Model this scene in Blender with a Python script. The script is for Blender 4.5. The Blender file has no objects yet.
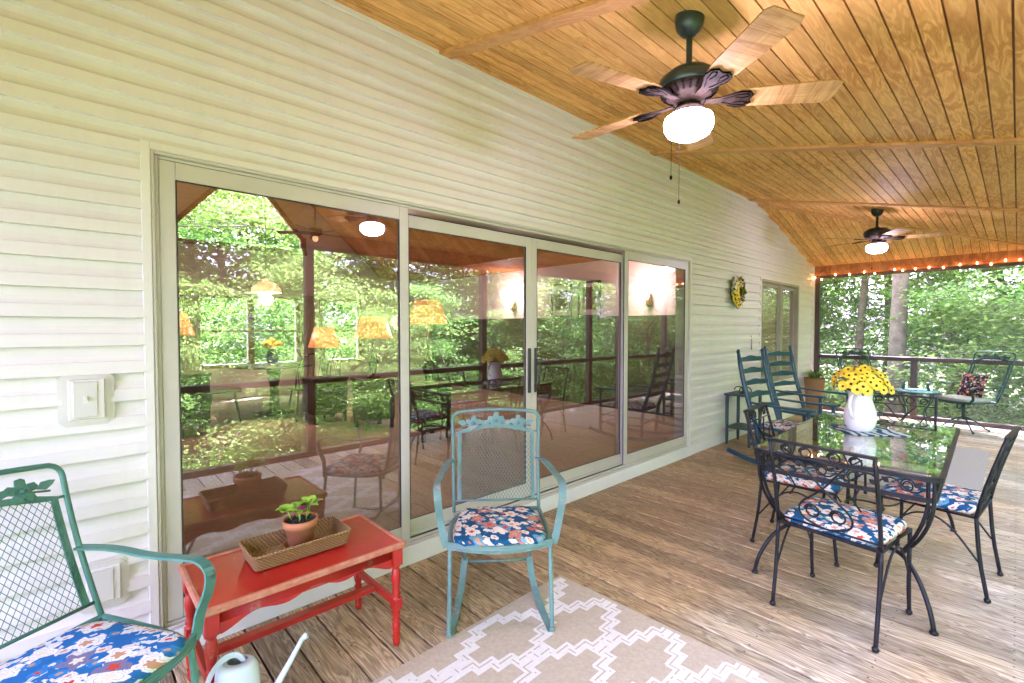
import bpy, math, random
import numpy as np
from mathutils import Matrix, Vector
random.seed(7); rng=np.random.default_rng(7)
R=math.radians; PI=math.pi
sc=bpy.context.scene; col=sc.collection

# ---------------------------------------------------------------- mesh builder
class MB:
    def __init__(s): s.v=[]; s.f=[]; s.m=[]; s.s=[]; s.mi=0; s.sm=False
    def add(s,vs,fs,smooth=None):
        b=len(s.v); s.v+= [tuple(p) for p in vs]
        sm=s.sm if smooth is None else smooth
        for f in fs: s.f.append(tuple(i+b for i in f)); s.m.append(s.mi); s.s.append(sm)
    def box(s,a,b,M=None,bev=0):
        x0,y0,z0=a; x1,y1,z1=b
        if bev>0:
            # chamfered box along all edges: three nested rings
            e=min(bev,abs(x1-x0)*.45,abs(y1-y0)*.45,abs(z1-z0)*.45)
            vs=[];
            rings=[(z0,e),(z0+e,0),(z1-e,0),(z1,e)]
            for z,k in rings:
                X0,X1,Y0,Y1=x0+k,x1-k,y0+k,y1-k; c=e if k==0 else e*.5
                vs+=[(X0+c,Y0,z),(X1-c,Y0,z),(X1,Y0+c,z),(X1,Y1-c,z),(X1-c,Y1,z),(X0+c,Y1,z),(X0,Y1-c,z),(X0,Y0+c,z)]
            fs=[tuple(range(7,-1,-1)),tuple(range(24,32))]
            for r in range(3):
                for i in range(8):
                    j=(i+1)%8; fs.append((r*8+i,r*8+j,r*8+8+j,r*8+8+i))
        else:
            vs=[(x0,y0,z0),(x1,y0,z0),(x1,y1,z0),(x0,y1,z0),(x0,y0,z1),(x1,y0,z1),(x1,y1,z1),(x0,y1,z1)]
            fs=[(3,2,1,0),(4,5,6,7),(0,1,5,4),(1,2,6,5),(2,3,7,6),(3,0,4,7)]
        if M is not None: vs=[tuple(M@Vector(p)) for p in vs]
        s.add(vs,fs,False)
    def tube(s,pts,r,n=8,closed=False,flat=None,up=(0,0,1),caps=True):
        # r: number or list; flat=(w,h) gives a strip section, w across, h along 'up'
        P=[Vector(p) for p in pts]; N=len(P)
        if N<2: return
        vs=[]; prev=None
        for i in range(N):
            if closed: t=(P[(i+1)%N]-P[i-1])
            else: t=(P[min(i+1,N-1)]-P[max(i-1,0)])
            if t.length<1e-9: t=Vector((0,0,1))
            t.normalize()
            if prev is None:
                u=Vector(up)
                if abs(t.dot(u))>.95: u=Vector((1,0,0)) if abs(t.x)<.9 else Vector((0,1,0))
                a=t.cross(u).normalized()
            else:
                a=prev-t*prev.dot(t)
                if a.length<1e-6: a=t.orthogonal()
                a.normalize()
            prev=a; b=a.cross(t).normalized()
            rr=r[i] if isinstance(r,(list,tuple)) else r
            if flat:
                w,h=flat; sc_=rr if isinstance(r,(list,tuple)) else 1
                for da,db in ((-w/2,-h/2),(w/2,-h/2),(w/2,h/2),(-w/2,h/2)): vs.append(P[i]+a*da*sc_+b*db*sc_)
            else:
                for k in range(n):
                    q=2*PI*k/n; vs.append(P[i]+a*math.cos(q)*rr+b*math.sin(q)*rr)
        m=4 if flat else n; fs=[]
        for i in range(N if closed else N-1):
            j=(i+1)%N
            for k in range(m):
                l=(k+1)%m; fs.append((i*m+k,i*m+l,j*m+l,j*m+k))
        if not closed and caps: fs.append(tuple(range(m-1,-1,-1))); fs.append(tuple((N-1)*m+k for k in range(m)))
        s.add(vs,fs,not flat)
    def lathe(s,prof,c=(0,0,0),n=24,M=None,smooth=True,sx=1,sy=1):
        vs=[];fs=[]
        for r,z in prof:
            for k in range(n):
                q=2*PI*k/n; vs.append((c[0]+r*math.cos(q)*sx,c[1]+r*math.sin(q)*sy,c[2]+z))
        for i in range(len(prof)-1):
            for k in range(n):
                l=(k+1)%n; fs.append((i*n+k,i*n+l,(i+1)*n+l,(i+1)*n+k))
        if M is not None: vs=[tuple(M@Vector(p)) for p in vs]
        s.add(vs,fs,smooth)
    def ball(s,c,r,n=10,sz=(1,1,1)):
        pr=[(max(1e-5,r*math.sin(PI*i/n)),-r*math.cos(PI*i/n)*sz[2]) for i in range(n+1)]
        s.lathe(pr,c,max(8,n),sx=sz[0],sy=sz[1])
    def prism(s,poly,h,M=None,smooth=False):
        # polygon in xy extruded from z=0 to h (centred if h tuple)
        z0,z1=h if isinstance(h,tuple) else (0,h); n=len(poly)
        vs=[(x,y,z0) for x,y in poly]+[(x,y,z1) for x,y in poly]
        fs=[tuple(range(n-1,-1,-1)),tuple(range(n,2*n))]+[(i,(i+1)%n,n+(i+1)%n,n+i) for i in range(n)]
        if M is not None: vs=[tuple(M@Vector(p)) for p in vs]
        s.add(vs,fs,smooth)
    def quad(s,a,b,c,d): s.add([a,b,c,d],[(0,1,2,3)],False)

def obj(name,mb,mat,parent=None,loc=None):
    me=bpy.data.meshes.new(name)
    me.from_pydata(mb.v,[],mb.f)
    ms=mat if isinstance(mat,(list,tuple)) else [mat]
    for m in ms: me.materials.append(m)
    if len(ms)>1: me.polygons.foreach_set('material_index',mb.m)
    me.polygons.foreach_set('use_smooth',mb.s); me.update()
    o=bpy.data.objects.new(name,me); col.objects.link(o)
    if parent: o.parent=parent
    if loc: o.location=loc
    return o
def tag(o,label=None,cat=None,group=None,kind=None):
    for k,v in (('label',label),('category',cat),('group',group),('kind',kind)):
        if v: o[k]=v
    return o
def thing(name,label,cat,loc=(0,0,0),rz=0,group=None):
    o=bpy.data.objects.new(name,None); col.objects.link(o); o.empty_display_size=.1
    o.location=loc; o.rotation_euler=(0,0,rz)
    return tag(o,label,cat,group)
def copytree(o,parent=None):
    c=o.copy(); col.objects.link(c); c.parent=parent
    for ch in list(o.children): copytree(ch,c)
    return c
def dup(o,label,loc,rz,group=None,scale=None):
    c=copytree(o); c.location=loc; c.rotation_euler=(0,0,rz); c['label']=label
    if group: c['group']=group
    if scale: c.scale=scale
    return c

# ---------------------------------------------------------------- materials
class NT:
    def __init__(s,name):
        s.m=bpy.data.materials.new(name); s.m.use_nodes=True; s.t=s.m.node_tree; s.t.nodes.clear()
        s.out=s.n('ShaderNodeOutputMaterial')
    def n(s,t,**kw):
        o=s.t.nodes.new(t)
        for k,v in kw.items():
            if k.startswith('i_'):
                kk=k[2:]; kk=int(kk) if kk.isdigit() else kk.replace('_',' ')
                s.set(o.inputs[kk],v)
            else: setattr(o,k,v)
        return o
    def set(s,i,v):
        if hasattr(v,'is_output'): s.t.links.new(v,i)
        else:
            try: i.default_value=v
            except Exception: i.default_value=(v[0],v[1],v[2],1)
    def coord(s,k='Object'): return s.n('ShaderNodeTexCoord').outputs[k]
    def mapping(s,v,sc=(1,1,1),loc=(0,0,0),rot=(0,0,0)):
        o=s.n('ShaderNodeMapping'); s.set(o.inputs[0],v); o.inputs[1].default_value=loc; o.inputs[2].default_value=rot; o.inputs[3].default_value=sc; return o.outputs[0]
    def noise(s,v,scale=5,detail=3,rough=.5,dist=0,out=0):
        o=s.n('ShaderNodeTexNoise'); s.set(o.inputs['Vector'],v); s.set(o.inputs['Scale'],scale); o.inputs['Detail'].default_value=detail
        o.inputs['Roughness'].default_value=rough; o.inputs['Distortion'].default_value=dist; return o.outputs[out]
    def math(s,op,a,b=0.,c=0.,clamp=False):
        o=s.n('ShaderNodeMath',operation=op,use_clamp=clamp); s.set(o.inputs[0],a); s.set(o.inputs[1],b); s.set(o.inputs[2],c); return o.outputs[0]
    def ramp(s,f,stops,interp='LINEAR'):
        o=s.n('ShaderNodeValToRGB'); s.set(o.inputs[0],f); e=o.color_ramp.elements; o.color_ramp.interpolation=interp
        while len(e)<len(stops): e.new(.5)
        for q,(p,c) in zip(e,stops): q.position=p; q.color=(*c,1) if len(c)==3 else c
        return o.outputs[0]
    def mix(s,f,a,b,mode='MIX'):
        o=s.n('ShaderNodeMix',data_type='RGBA',blend_type=mode); s.set(o.inputs[0],f); s.set(o.inputs[6],a if hasattr(a,'is_output') else (*a,1)); s.set(o.inputs[7],b if hasattr(b,'is_output') else (*b,1)); return o.outputs[2]
    def bump(s,h,st=.2,d=.01):
        o=s.n('ShaderNodeBump'); s.set(o.inputs['Height'],h); o.inputs['Strength'].default_value=st; o.inputs['Distance'].default_value=d; return o.outputs[0]
    def bsdf(s,colr,rough=.5,metal=0,normal=None,spec=.5,**kw):
        o=s.n('ShaderNodeBsdfPrincipled'); s.set(o.inputs['Base Color'],colr if hasattr(colr,'is_output') else (*colr,1)); s.set(o.inputs['Roughness'],rough)
        o.inputs['Metallic'].default_value=metal; o.inputs['Specular IOR Level'].default_value=spec
        if normal: s.set(o.inputs['Normal'],normal)
        for k,v in kw.items(): s.set(o.inputs[k.replace('_',' ')],v)
        return o.outputs[0]
    def done(s,sh): s.t.links.new(sh,s.out.inputs[0]); return s.m
def vary(name,c1,c2,scale=4,rough=.5,metal=0,bump=0,bscale=60,spec=.5,c3=None,wear=.62,wscale=14):
    t=NT(name); v=t.coord(); f=t.noise(v,scale,4,.6)
    c=t.mix(t.ramp(f,[(.35,(0,0,0)),(.68,(1,1,1))]),c1,c2)
    if c3: c=t.mix(t.ramp(t.noise(v,wscale,5,.65),[(wear,(0,0,0)),(wear+.05,(1,1,1))]),c,c3)
    nr=t.bump(t.noise(v,bscale,3),bump,.004) if bump else None
    return t.done(t.bsdf(c,rough,metal,nr,spec))
def emis(name,c,st,base=None):
    t=NT(name); return t.done(t.bsdf(base or c,.4,0,None,.3,Emission_Color=(*c,1),Emission_Strength=st))

M={}
# weathered deck boards: grain runs along x, each board of its own tone, greyer towards the open side: part wear, part daylight painted into the colour
def deck_mat():
    t=NT('deck_wood'); v=t.coord(); xyz=t.n('ShaderNodeSeparateXYZ'); t.set(xyz.inputs[0],v)
    bid=t.math('FLOOR',t.math('DIVIDE',xyz.outputs[1],.145))
    wn=t.n('ShaderNodeTexWhiteNoise',noise_dimensions='1D'); t.set(wn.inputs['W'],bid)
    off=t.n('ShaderNodeCombineXYZ'); t.set(off.inputs[0],t.math('MULTIPLY',wn.outputs[0],37.)); t.set(off.inputs[2],t.math('MULTIPLY',wn.outputs[0],11.))
    va=t.n('ShaderNodeVectorMath',operation='ADD'); t.set(va.inputs[0],v); t.set(va.inputs[1],off.outputs[0]); vv=va.outputs[0]
    ring=t.noise(t.mapping(vv,(1.1,9,1)),1.6,3,.55,.6)
    rings=t.math('FRACT',t.math('MULTIPLY',ring,11.))
    rings=t.ramp(rings,[(0,(0,0,0)),(.7,(1,1,1)),(.97,(.1,.1,.1)),(1,(0,0,0))])
    fine=t.noise(t.mapping(vv,(3,110,1)),2.,5,.7)
    wear=t.noise(t.mapping(v,(.9,.55,1)),1.3,4,.6)
    wx=t.math('ADD',t.math('MULTIPLY',xyz.outputs[0],.27),t.math('MULTIPLY',t.math('SUBTRACT',wear,.5),1.5))
    yl=t.math('MULTIPLY',t.math('SUBTRACT',1.75,xyz.outputs[1]),.35,0,True)
    wx=t.math('ADD',wx,yl)
    grey=t.ramp(wx,[(.30,(0,0,0)),(.88,(1,1,1))])
    brown=t.mix(rings,(.27,.168,.072),(.62,.44,.232))
    gr=t.mix(rings,(.27,.245,.168),(.63,.59,.455))
    c=t.mix(grey,brown,gr)
    c=t.mix(t.ramp(fine,[(.36,(.8,.8,.8)),(.52,(0,0,0))]),c,(.15,.105,.07))
    c2=t.n('ShaderNodeHueSaturation'); t.set(c2.inputs['Color'],c); t.set(c2.inputs['Value'],t.math('ADD',.72,t.math('MULTIPLY',wn.outputs[0],.5)))
    green=t.mix(t.ramp(t.noise(v,1.1,3),[(.58,(0,0,0)),(.75,(.22,.22,.22))]),c2.outputs[0],(.16,.17,.09))
    fx=t.math('ABSOLUTE',t.math('SUBTRACT',t.math('FRACT',t.math('ADD',t.math('DIVIDE',xyz.outputs[0],.406),.3)),.5))
    fy=t.math('ABSOLUTE',t.math('SUBTRACT',t.math('ABSOLUTE',t.math('SUBTRACT',t.math('FRACT',t.math('DIVIDE',xyz.outputs[1],.145)),.5)),.30))
    dd=t.math('SQRT',t.math('ADD',t.math('POWER',t.math('MULTIPLY',fx,.406),2.),t.math('POWER',t.math('MULTIPLY',fy,.145),2.)))
    green=t.mix(t.math('LESS_THAN',dd,.0042),green,(.04,.032,.026))
    h=t.math('ADD',t.math('MULTIPLY',rings,.4),fine)
    return t.done(t.bsdf(green,t.math('ADD',.42,t.math('MULTIPLY',fine,.35)),0,t.bump(h,.55,.003),.4))
M['deck']=deck_mat()
def ply_mat(name,dark,light,blotch,sx=5,sy=1.0,ring=9.,axis=0,board=.088):
    t=NT(name); v=t.coord(); xyz=t.n('ShaderNodeSeparateXYZ'); t.set(xyz.inputs[0],v)
    sheet=t.math('FLOOR',t.math('DIVIDE',xyz.outputs[axis],board))
    wn=t.n('ShaderNodeTexWhiteNoise',noise_dimensions='1D'); t.set(wn.inputs['W'],sheet)
    m=(sx,sy,1) if axis==0 else (sy,sx,1)
    n1=t.noise(t.mapping(v,m),1.5,3,.5,1.2)
    fr=t.math('FRACT',t.math('MULTIPLY',n1,ring))
    rings=t.ramp(fr,[(0,(1,1,1)),(.30,(.55,.55,.55)),(.55,(0,0,0)),(.8,(.5,.5,.5)),(1,(1,1,1))])
    m2=(90,2.5,1) if axis==0 else (2.5,90,1)
    fine=t.noise(t.mapping(v,m2),2,4,.7)
    c=t.mix(rings,light,dark)
    c=t.mix(t.ramp(fine,[(.35,(.5,.5,.5)),(.6,(0,0,0))]),c,dark)
    c=t.mix(t.ramp(t.noise(v,1.2,2),[(.4,(0,0,0)),(.7,(.6,.6,.6))]),c,blotch)  # third wood tone mixed in as random blotches
    h=t.n('ShaderNodeHueSaturation'); t.set(h.inputs['Color'],c); t.set(h.inputs['Value'],t.math('ADD',.86,t.math('MULTIPLY',wn.outputs[0],.28)))
    return t.done(t.bsdf(h.outputs[0],.62,0,t.bump(fine,.15,.002),.1))
M['ceil']=ply_mat('stained_plywood',(.56,.25,.055),(.86,.49,.145),(.88,.54,.18),11,1.8,4.5)
M['batten']=ply_mat('batten_wood',(.52,.24,.075),(.70,.38,.14),(.72,.42,.18),2.,6.,5.,0,3.)
M['groove']=vary('groove_wood',(.17,.065,.02),(.24,.10,.03))
M['inceil']=ply_mat('knotty_pine',(.26,.095,.025),(.50,.22,.07),(.55,.26,.09),3,1.,7.,0,.14)
M['blade']=ply_mat('oak_blade',(.38,.19,.06),(.62,.37,.15),(.64,.40,.18),.9,9.,5.,1,9.)
def siding_mat():
    t=NT('vinyl_siding'); v=t.coord()
    f=t.noise(t.mapping(v,(1,.5,14)),3,4,.6); g=t.noise(v,1.2,3)
    c=t.mix(f,(.69,.662,.65),(.775,.748,.745)); w2=t.noise(t.mapping(v,(1,7,1.2)),1.5,4,.7); c=t.mix(t.ramp(w2,[(.5,(0,0,0)),(.8,(.35,.35,.35))]),c,(.60,.575,.53)); c=t.mix(t.ramp(g,[(.4,(0,0,0)),(.75,(.35,.35,.35))]),c,(.65,.625,.59))
    b=t.noise(t.mapping(v,(1,4,160)),2,3)
    return t.done(t.bsdf(c,.48,0,t.bump(b,.12,.002),.35))
M['siding']=siding_mat()
M['trim']=vary('trim_vinyl',(.70,.68,.65),(.74,.72,.69),3,.42)
M['white']=vary('white_paint',(.74,.75,.74),(.80,.80,.79),3,.4,0,.08)
M['frame']=vary('door_frame_aluminium',(.52,.50,.44),(.58,.56,.50),2,.35)
M['winframe']=vary('window_frame_taupe',(.30,.275,.21),(.36,.33,.26),3,.4)
M['track']=vary('dark_track',(.02,.02,.022),(.05,.05,.05),9,.4)
M['bronze']=vary('bronze_frame',(.045,.032,.024),(.075,.052,.038),6,.5)
M['iron']=vary('black_iron',(.010,.011,.013),(.022,.023,.026),12,.42,.2,.1,60,.3)
M['darkgreen']=vary('dark_green_iron',(.012,.045,.04),(.02,.075,.065),8,.4,.3)
M['teal']=vary('green_paint',(.045,.19,.155),(.07,.25,.20),5,.38,0,.1,50,.5,(.09,.10,.11),.62,22)
M['turq']=vary('weathered_turquoise',(.125,.25,.215),(.10,.20,.20),7,.5,0,.15,50,.4,(.26,.25,.21),.58,26)
M['blue']=vary('blue_paint',(.010,.055,.085),(.016,.085,.125),5,.38,0,.1,40,.5,(.01,.03,.045),.68,20)
M['bluedark']=vary('dark_blue_paint',(.02,.04,.05),(.035,.07,.085),6,.45)
M['red']=vary('red_distressed_paint',(.40,.012,.005),(.50,.028,.010),6,.33,0,.12,40,.5,(.40,.13,.07),.62,11)
M['redwear']=vary('worn_red_edge',(.44,.13,.07),(.52,.24,.14),26,.5)
M['terra']=vary('terracotta',(.43,.15,.055),(.52,.21,.09),9,.75,0,.1)
M['soil']=vary('soil',(.008,.007,.006),(.03,.025,.02),40,.9,0,.8,60)
M['lime']=vary('lime_leaf',(.22,.48,.03),(.36,.62,.05),20,.4)
M['purple']=vary('purple_leaf',(.16,.02,.05),(.24,.03,.08),20,.45)
M['can']=vary('pale_blue_metal',(.47,.56,.60),(.53,.62,.66),5,.35)
M['ceramic']=vary('white_ceramic',(.80,.80,.78),(.83,.83,.81),3,.12)
M['petal']=vary('yellow_petal',(.86,.56,.005),(.92,.70,.012),30,.55)
M['petalw']=vary('cream_petal',(.76,.70,.50),(.80,.76,.6),30,.55)
M['petalo']=vary('orange_petal',(.75,.16,.02),(.8,.3,.03),30,.55)
M['eye']=vary('brown_flower_centre',(.03,.012,.004),(.09,.04,.01),50,.7)
M['stem']=vary('green_stem',(.04,.14,.015),(.07,.22,.03),10,.5)
M['carpet']=vary('tan_carpet',(.34,.27,.18),(.42,.34,.235),30,.95,0,.5,200)
M['tanwall']=vary('interior_wall',(.55,.50,.42),(.60,.54,.46),2,.7)
M['whitewall']=vary('interior_white_wall',(.72,.69,.64),(.75,.72,.68),2,.7)
M['darkwood']=vary('dark_wood',(.045,.022,.012),(.09,.045,.025),6,.35)
M['midwood']=vary('mid_wood',(.20,.09,.035),(.28,.13,.05),6,.4)
M['paper']=vary('print_paper',(.28,.13,.08),(.08,.05,.05),9,.6)
M['mat']=vary('picture_mount',(.75,.74,.7),(.78,.77,.73),3,.6)
M['curtain']=vary('curtain_fabric',(.34,.30,.18),(.44,.38,.24),12,.85)
M['plate']=vary('cream_plastic',(.60,.585,.545),(.63,.615,.58),3,.5)
M['pewter']=vary('pewter',(.26,.25,.24),(.35,.34,.33),12,.4,.7)
M['fanmetal']=vary('slate_blue_metal',(.035,.055,.07),(.05,.08,.10),9,.3,.55)
M['blackmetal']=vary('black_fan_metal',(.012,.015,.015),(.025,.03,.03),9,.35,.4)
M['fansilver']=vary('pewter_scroll_metal',(.013,.009,.006),(.03,.021,.014),30,.7,0,0,60,.03)
M['fangroove']=vary('scroll_groove',(.003,.002,.002),(.005,.004,.003),9,.7,0,0,60,.03)
M['bark']=vary('tree_bark',(.085,.070,.045),(.19,.165,.11),5,.9,0,.9,26)
M['rubber']=vary('black_rubber',(.015,.015,.015),(.025,.025,.025),9,.7)
M['globe']=emis('lit_glass_globe',(1,.90,.86),3.1)
M['bulb']=emis('lit_small_bulb',(1,.38,.08),2.2,(1,.6,.3))
M['shade']=emis('lit_lamp_shade',(1,.36,.05),.03,(.6,.3,.08))
M['shadeglass']=emis('lit_amber_glass',(1,.6,.2),.045,(.8,.6,.3))
M['sconce']=emis('lit_sconce_glass',(1,.80,.5),.35)
M['wire']=vary('green_wire',(.02,.04,.02),(.03,.05,.03),5,.5)
def wicker():
    t=NT('wicker'); v=t.coord(); b=t.n('ShaderNodeTexBrick'); t.set(b.inputs['Vector'],t.mapping(v,(1,1,1),(0,0,0),(0,R(90),0)))
    w=t.n('ShaderNodeTexWave',wave_type='BANDS',bands_direction='DIAGONAL'); t.set(w.inputs['Vector'],v); w.inputs['Scale'].default_value=42; w.inputs['Distortion'].default_value=3
    w2=t.n('ShaderNodeTexWave',wave_type='BANDS',bands_direction='Z'); t.set(w2.inputs['Vector'],v); w2.inputs['Scale'].default_value=55; w2.inputs['Distortion'].default_value=2
    f=t.math('MULTIPLY',w.outputs[1],w2.outputs[1])
    c=t.mix(f,(.26,.13,.05),(.62,.42,.21)); return t.done(t.bsdf(c,.6,0,t.bump(f,.9,.006),.3))
M['wicker']=wicker()
def floral(name,base,scale,bg2,fl=[(0,(.76,.70,.58)),(.45,(.56,.22,.15)),(.6,(.76,.66,.55)),(.8,(.12,.30,.40))],fs=[(0,(.72,.72,.64)),(.4,(.20,.38,.42)),(.6,(.74,.62,.48)),(.88,(.55,.15,.09))],ax=(0,1)):
    t=NT(name); v=t.coord()
    sx=t.n('ShaderNodeSeparateXYZ'); t.set(sx.inputs[0],v); cb=t.n('ShaderNodeCombineXYZ'); t.set(cb.inputs[0],t.math('ADD',sx.outputs[ax[0]],t.math('MULTIPLY',sx.outputs[2-ax[0]*2],1.)) if ax==(0,1) else sx.outputs[1]); t.set(cb.inputs[1],t.math('ADD',sx.outputs[1],sx.outputs[2]) if ax==(0,1) else sx.outputs[2])
    def layer(c,sc,off,petals,size,cols,rnd=.9):
        vm=t.mapping(cb.outputs[0],(sc,sc,sc),off)
        vo=t.n('ShaderNodeTexVoronoi',voronoi_dimensions='2D'); t.set(vo.inputs['Vector'],vm); vo.inputs['Scale'].default_value=1; vo.inputs['Randomness'].default_value=rnd
        d=t.n('ShaderNodeVectorMath',operation='SUBTRACT'); t.set(d.inputs[0],vm); t.set(d.inputs[1],vo.outputs['Position'])
        s2=t.n('ShaderNodeSeparateXYZ'); t.set(s2.inputs[0],d.outputs[0])
        ang=t.math('ARCTAN2',s2.outputs[1],s2.outputs[0])
        cs=t.n('ShaderNodeSeparateColor'); t.set(cs.inputs[0],vo.outputs['Color'])
        wob=t.noise(vm,2.2,2)
        pet=t.math('COSINE',t.math('ADD',t.math('MULTIPLY',ang,petals),t.math('MULTIPLY',wob,9.)))
        rad=t.math('ADD',size,t.math('MULTIPLY',pet,size*.28))
        msk=t.math('LESS_THAN',vo.outputs['Distance'],rad)
        pc=t.ramp(cs.outputs[0],cols,'CONSTANT')
        inner=t.math('LESS_THAN',vo.outputs['Distance'],t.math('MULTIPLY',rad,.38))
        ri=t.math('FRACT',t.math('MULTIPLY',t.math('DIVIDE',vo.outputs['Distance'],rad),3.))
        pc=t.mix(t.math('MULTIPLY',t.math('GREATER_THAN',ri,.86),.6),pc,base)
        pc=t.mix(inner,pc,t.ramp(cs.outputs[1],[(0,(.55,.30,.16)),(.4,(.72,.68,.55)),(.75,(.60,.07,.04))],'CONSTANT'))
        return t.mix(msk,c,pc)
    n=t.noise(v,scale*2.2,2,.5,1.2)
    c=t.mix(t.math('GREATER_THAN',n,.60),base,bg2)
    c=layer(c,scale*1.9,(3,1,0),2.,.34,fs)
    c=layer(c,scale,(0,0,0),5.,.36,fl)
    return t.done(t.bsdf(c,.85,0,t.bump(t.noise(v,260,2),.2,.002),.2))
M['floral']=floral('blue_floral_fabric',(.006,.075,.17),11.,(.012,.13,.24))
M['floral2']=floral('bright_blue_floral_fabric',(.014,.15,.42),9.5,(.62,.70,.74),[(0,(.78,.78,.76)),(.7,(.62,.66,.70)),(.85,(.20,.18,.30))],[(0,(.74,.76,.76)),(.55,(.03,.22,.55)),(.8,(.70,.66,.62))])
M['pillow']=floral('dark_floral_fabric',(.012,.012,.016),13.,(.03,.03,.04),[(0,(.30,.10,.04)),(.4,(.05,.05,.06)),(.7,(.22,.17,.12))],[(0,(.04,.04,.05)),(.6,(.25,.20,.15)),(.85,(.28,.06,.03))],(1,2))
M['cushgreen']=vary('sage_cushion_fabric',(.24,.27,.19),(.30,.33,.24),20,.9)
M['rugb']=vary('rug_beige',(.45,.375,.27),(.53,.455,.34),60,.95,0,.6,300)
M['rugw']=vary('rug_white',(.68,.66,.62),(.75,.73,.70),60,.95,0,.6,300)
def striped(name,a,b,sc,axis='Y',dist=2.):
    t=NT(name); v=t.coord(); w=t.n('ShaderNodeTexWave',wave_type='BANDS',bands_direction=axis); t.set(w.inputs['Vector'],v)
    w.inputs['Scale'].default_value=sc; w.inputs['Distortion'].default_value=dist
    f=t.ramp(w.outputs[1],[(.35,(0,0,0)),(.6,(1,1,1))]); return t.done(t.bsdf(t.mix(f,a,b),.9,0,t.bump(f,.3,.003),.2))
M['rug2']=striped('woven_grey_rug',(.27,.25,.21),(.37,.35,.30),26.,'Y',4.)
M['placemat']=striped('blue_woven_placemat',(.008,.07,.16),(.50,.54,.52),5.,'X',9.)
def glass(name,base,tint,k=1.2):
    t=NT(name); tr=t.n('ShaderNodeBsdfTransparent'); tr.inputs[0].default_value=(*tint,1)
    gl=t.n('ShaderNodeBsdfGlossy'); gl.inputs['Roughness'].default_value=.0; gl.inputs[0].default_value=(.95,.97,.95,1)
    lw=t.n('ShaderNodeLayerWeight'); lw.inputs[0].default_value=.5; fr=t.math('POWER',lw.outputs[1],4.5)
    # faint waviness of the panes
    nz=t.bump(t.noise(t.coord(),1.2,1),.006,.01); t.set(gl.inputs['Normal'],nz)
    f=t.math('ADD',base,t.math('MULTIPLY',fr,k),0,True)
    m=t.n('ShaderNodeMixShader'); t.set(m.inputs[0],f); t.set(m.inputs[1],tr.outputs[0]); t.set(m.inputs[2],gl.outputs[0]); return t.done(m.outputs[0])
M['glass']=glass('window_glass',.14,(.91,.92,.90),1.15)
M['tglass']=glass('table_glass',.13,(.94,.96,.95),.9)
M['ctglass']=glass('clear_glass',.0,(.97,.98,.97),1.)
def screen():
    t=NT('insect_screen'); tr=t.n('ShaderNodeBsdfTransparent'); df=t.n('ShaderNodeBsdfDiffuse'); df.inputs[0].default_value=(.22,.24,.22,1)
    m=t.n('ShaderNodeMixShader'); m.inputs[0].default_value=.11; t.set(m.inputs[1],tr.outputs[0]); t.set(m.inputs[2],df.outputs[0]); return t.done(m.outputs[0])
M['screen']=screen()
def leafmat(name,a,b,c):
    t=NT(name); g=t.n('ShaderNodeNewGeometry'); f=g.outputs['Random Per Island']
    colr=t.ramp(f,[(0,a),(.55,b),(1,c)])
    oi=t.n('ShaderNodeObjectInfo'); h=t.n('ShaderNodeHueSaturation'); t.set(h.inputs['Color'],colr)
    t.set(h.inputs['Hue'],t.math('ADD',.49,t.math('MULTIPLY',oi.outputs['Random'],.03))); t.set(h.inputs['Value'],t.math('ADD',.85,t.math('MULTIPLY',oi.outputs['Random'],.35)))
    d=t.bsdf(h.outputs[0],.45,0,None,.35); tr=t.n('ShaderNodeBsdfTranslucent')
    h2=t.n('ShaderNodeHueSaturation'); t.set(h2.inputs['Color'],h.outputs[0]); h2.inputs['Value'].default_value=1.7; h2.inputs['Saturation'].default_value=.98; t.set(tr.inputs[0],h2.outputs[0])
    m=t.n('ShaderNodeMixShader'); m.inputs[0].default_value=.5; t.set(m.inputs[1],d); t.set(m.inputs[2],tr.outputs[0]); return t.done(m.outputs[0])
M['leaf']=leafmat('tree_leaves',(.060,.138,.018),(.108,.222,.030),(.195,.34,.048))
M['leaf2']=leafmat('understory_leaves',(.09,.175,.032),(.15,.275,.05),(.25,.39,.08))
def groundmat():
    t=NT('forest_floor'); v=t.coord(); n=t.noise(v,.8,5,.65); f=t.noise(v,14,4,.7)
    c=t.mix(f,(.05,.09,.02),(.10,.17,.035)); c=t.mix(t.ramp(n,[(.45,(0,0,0)),(.6,(1,1,1))]),c,(.13,.095,.055))
    return t.done(t.bsdf(c,.95,0,t.bump(f,.8,.1),.2))
M['ground']=groundmat()

# ---------------------------------------------------------------- key dimensions
XO=2.85; YF=9.65; YB=-1.6; ZC=3.135; SL=.235; YH=6.98; KE=.247; GZ=-1.7  # YB: unseen near end, pulled in to admit more skylight
def zmain(x): return ZC-SL*x
def yhip(x): return YH+SL*x/KE
def zceil(x,y): return min(zmain(x),ZC-KE*(y-YH))

# ---------------------------------------------------------------- ground, sky, deck
def ground_z(x,y):
    d=max(0,x-4,y-12,-x-12)
    return GZ-.05*d+.25*math.sin(x*.31+1)*math.cos(y*.27)*min(1,d/4)
mb=MB(); N=90
gx=[-140+280*(i/N) for i in range(N+1)]
vs=[(x,y+10,ground_z(x,y+10)) for x in gx for y in gx]
mb.add(vs,[(i*(N+1)+j,(i+1)*(N+1)+j,(i+1)*(N+1)+j+1,i*(N+1)+j+1) for i in range(N) for j in range(N)],True)
tag(obj('ground',mb,M['ground']),kind='structure')
mb=MB(); y=YB; k=0
while y<YF+.05:
    w=.145; g=.0035+.0015*random.random(); dz=random.uniform(-.0012,.0012)
    mb.box((.0,math.floor(y/.145+.5)*.145+g,-.032+dz),(XO+.06,math.floor(y/.145+.5)*.145+w-g,dz),None,.003)
    y+=w
tag(obj('deck',mb,M['deck']),kind='structure')
mb=MB()
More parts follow.
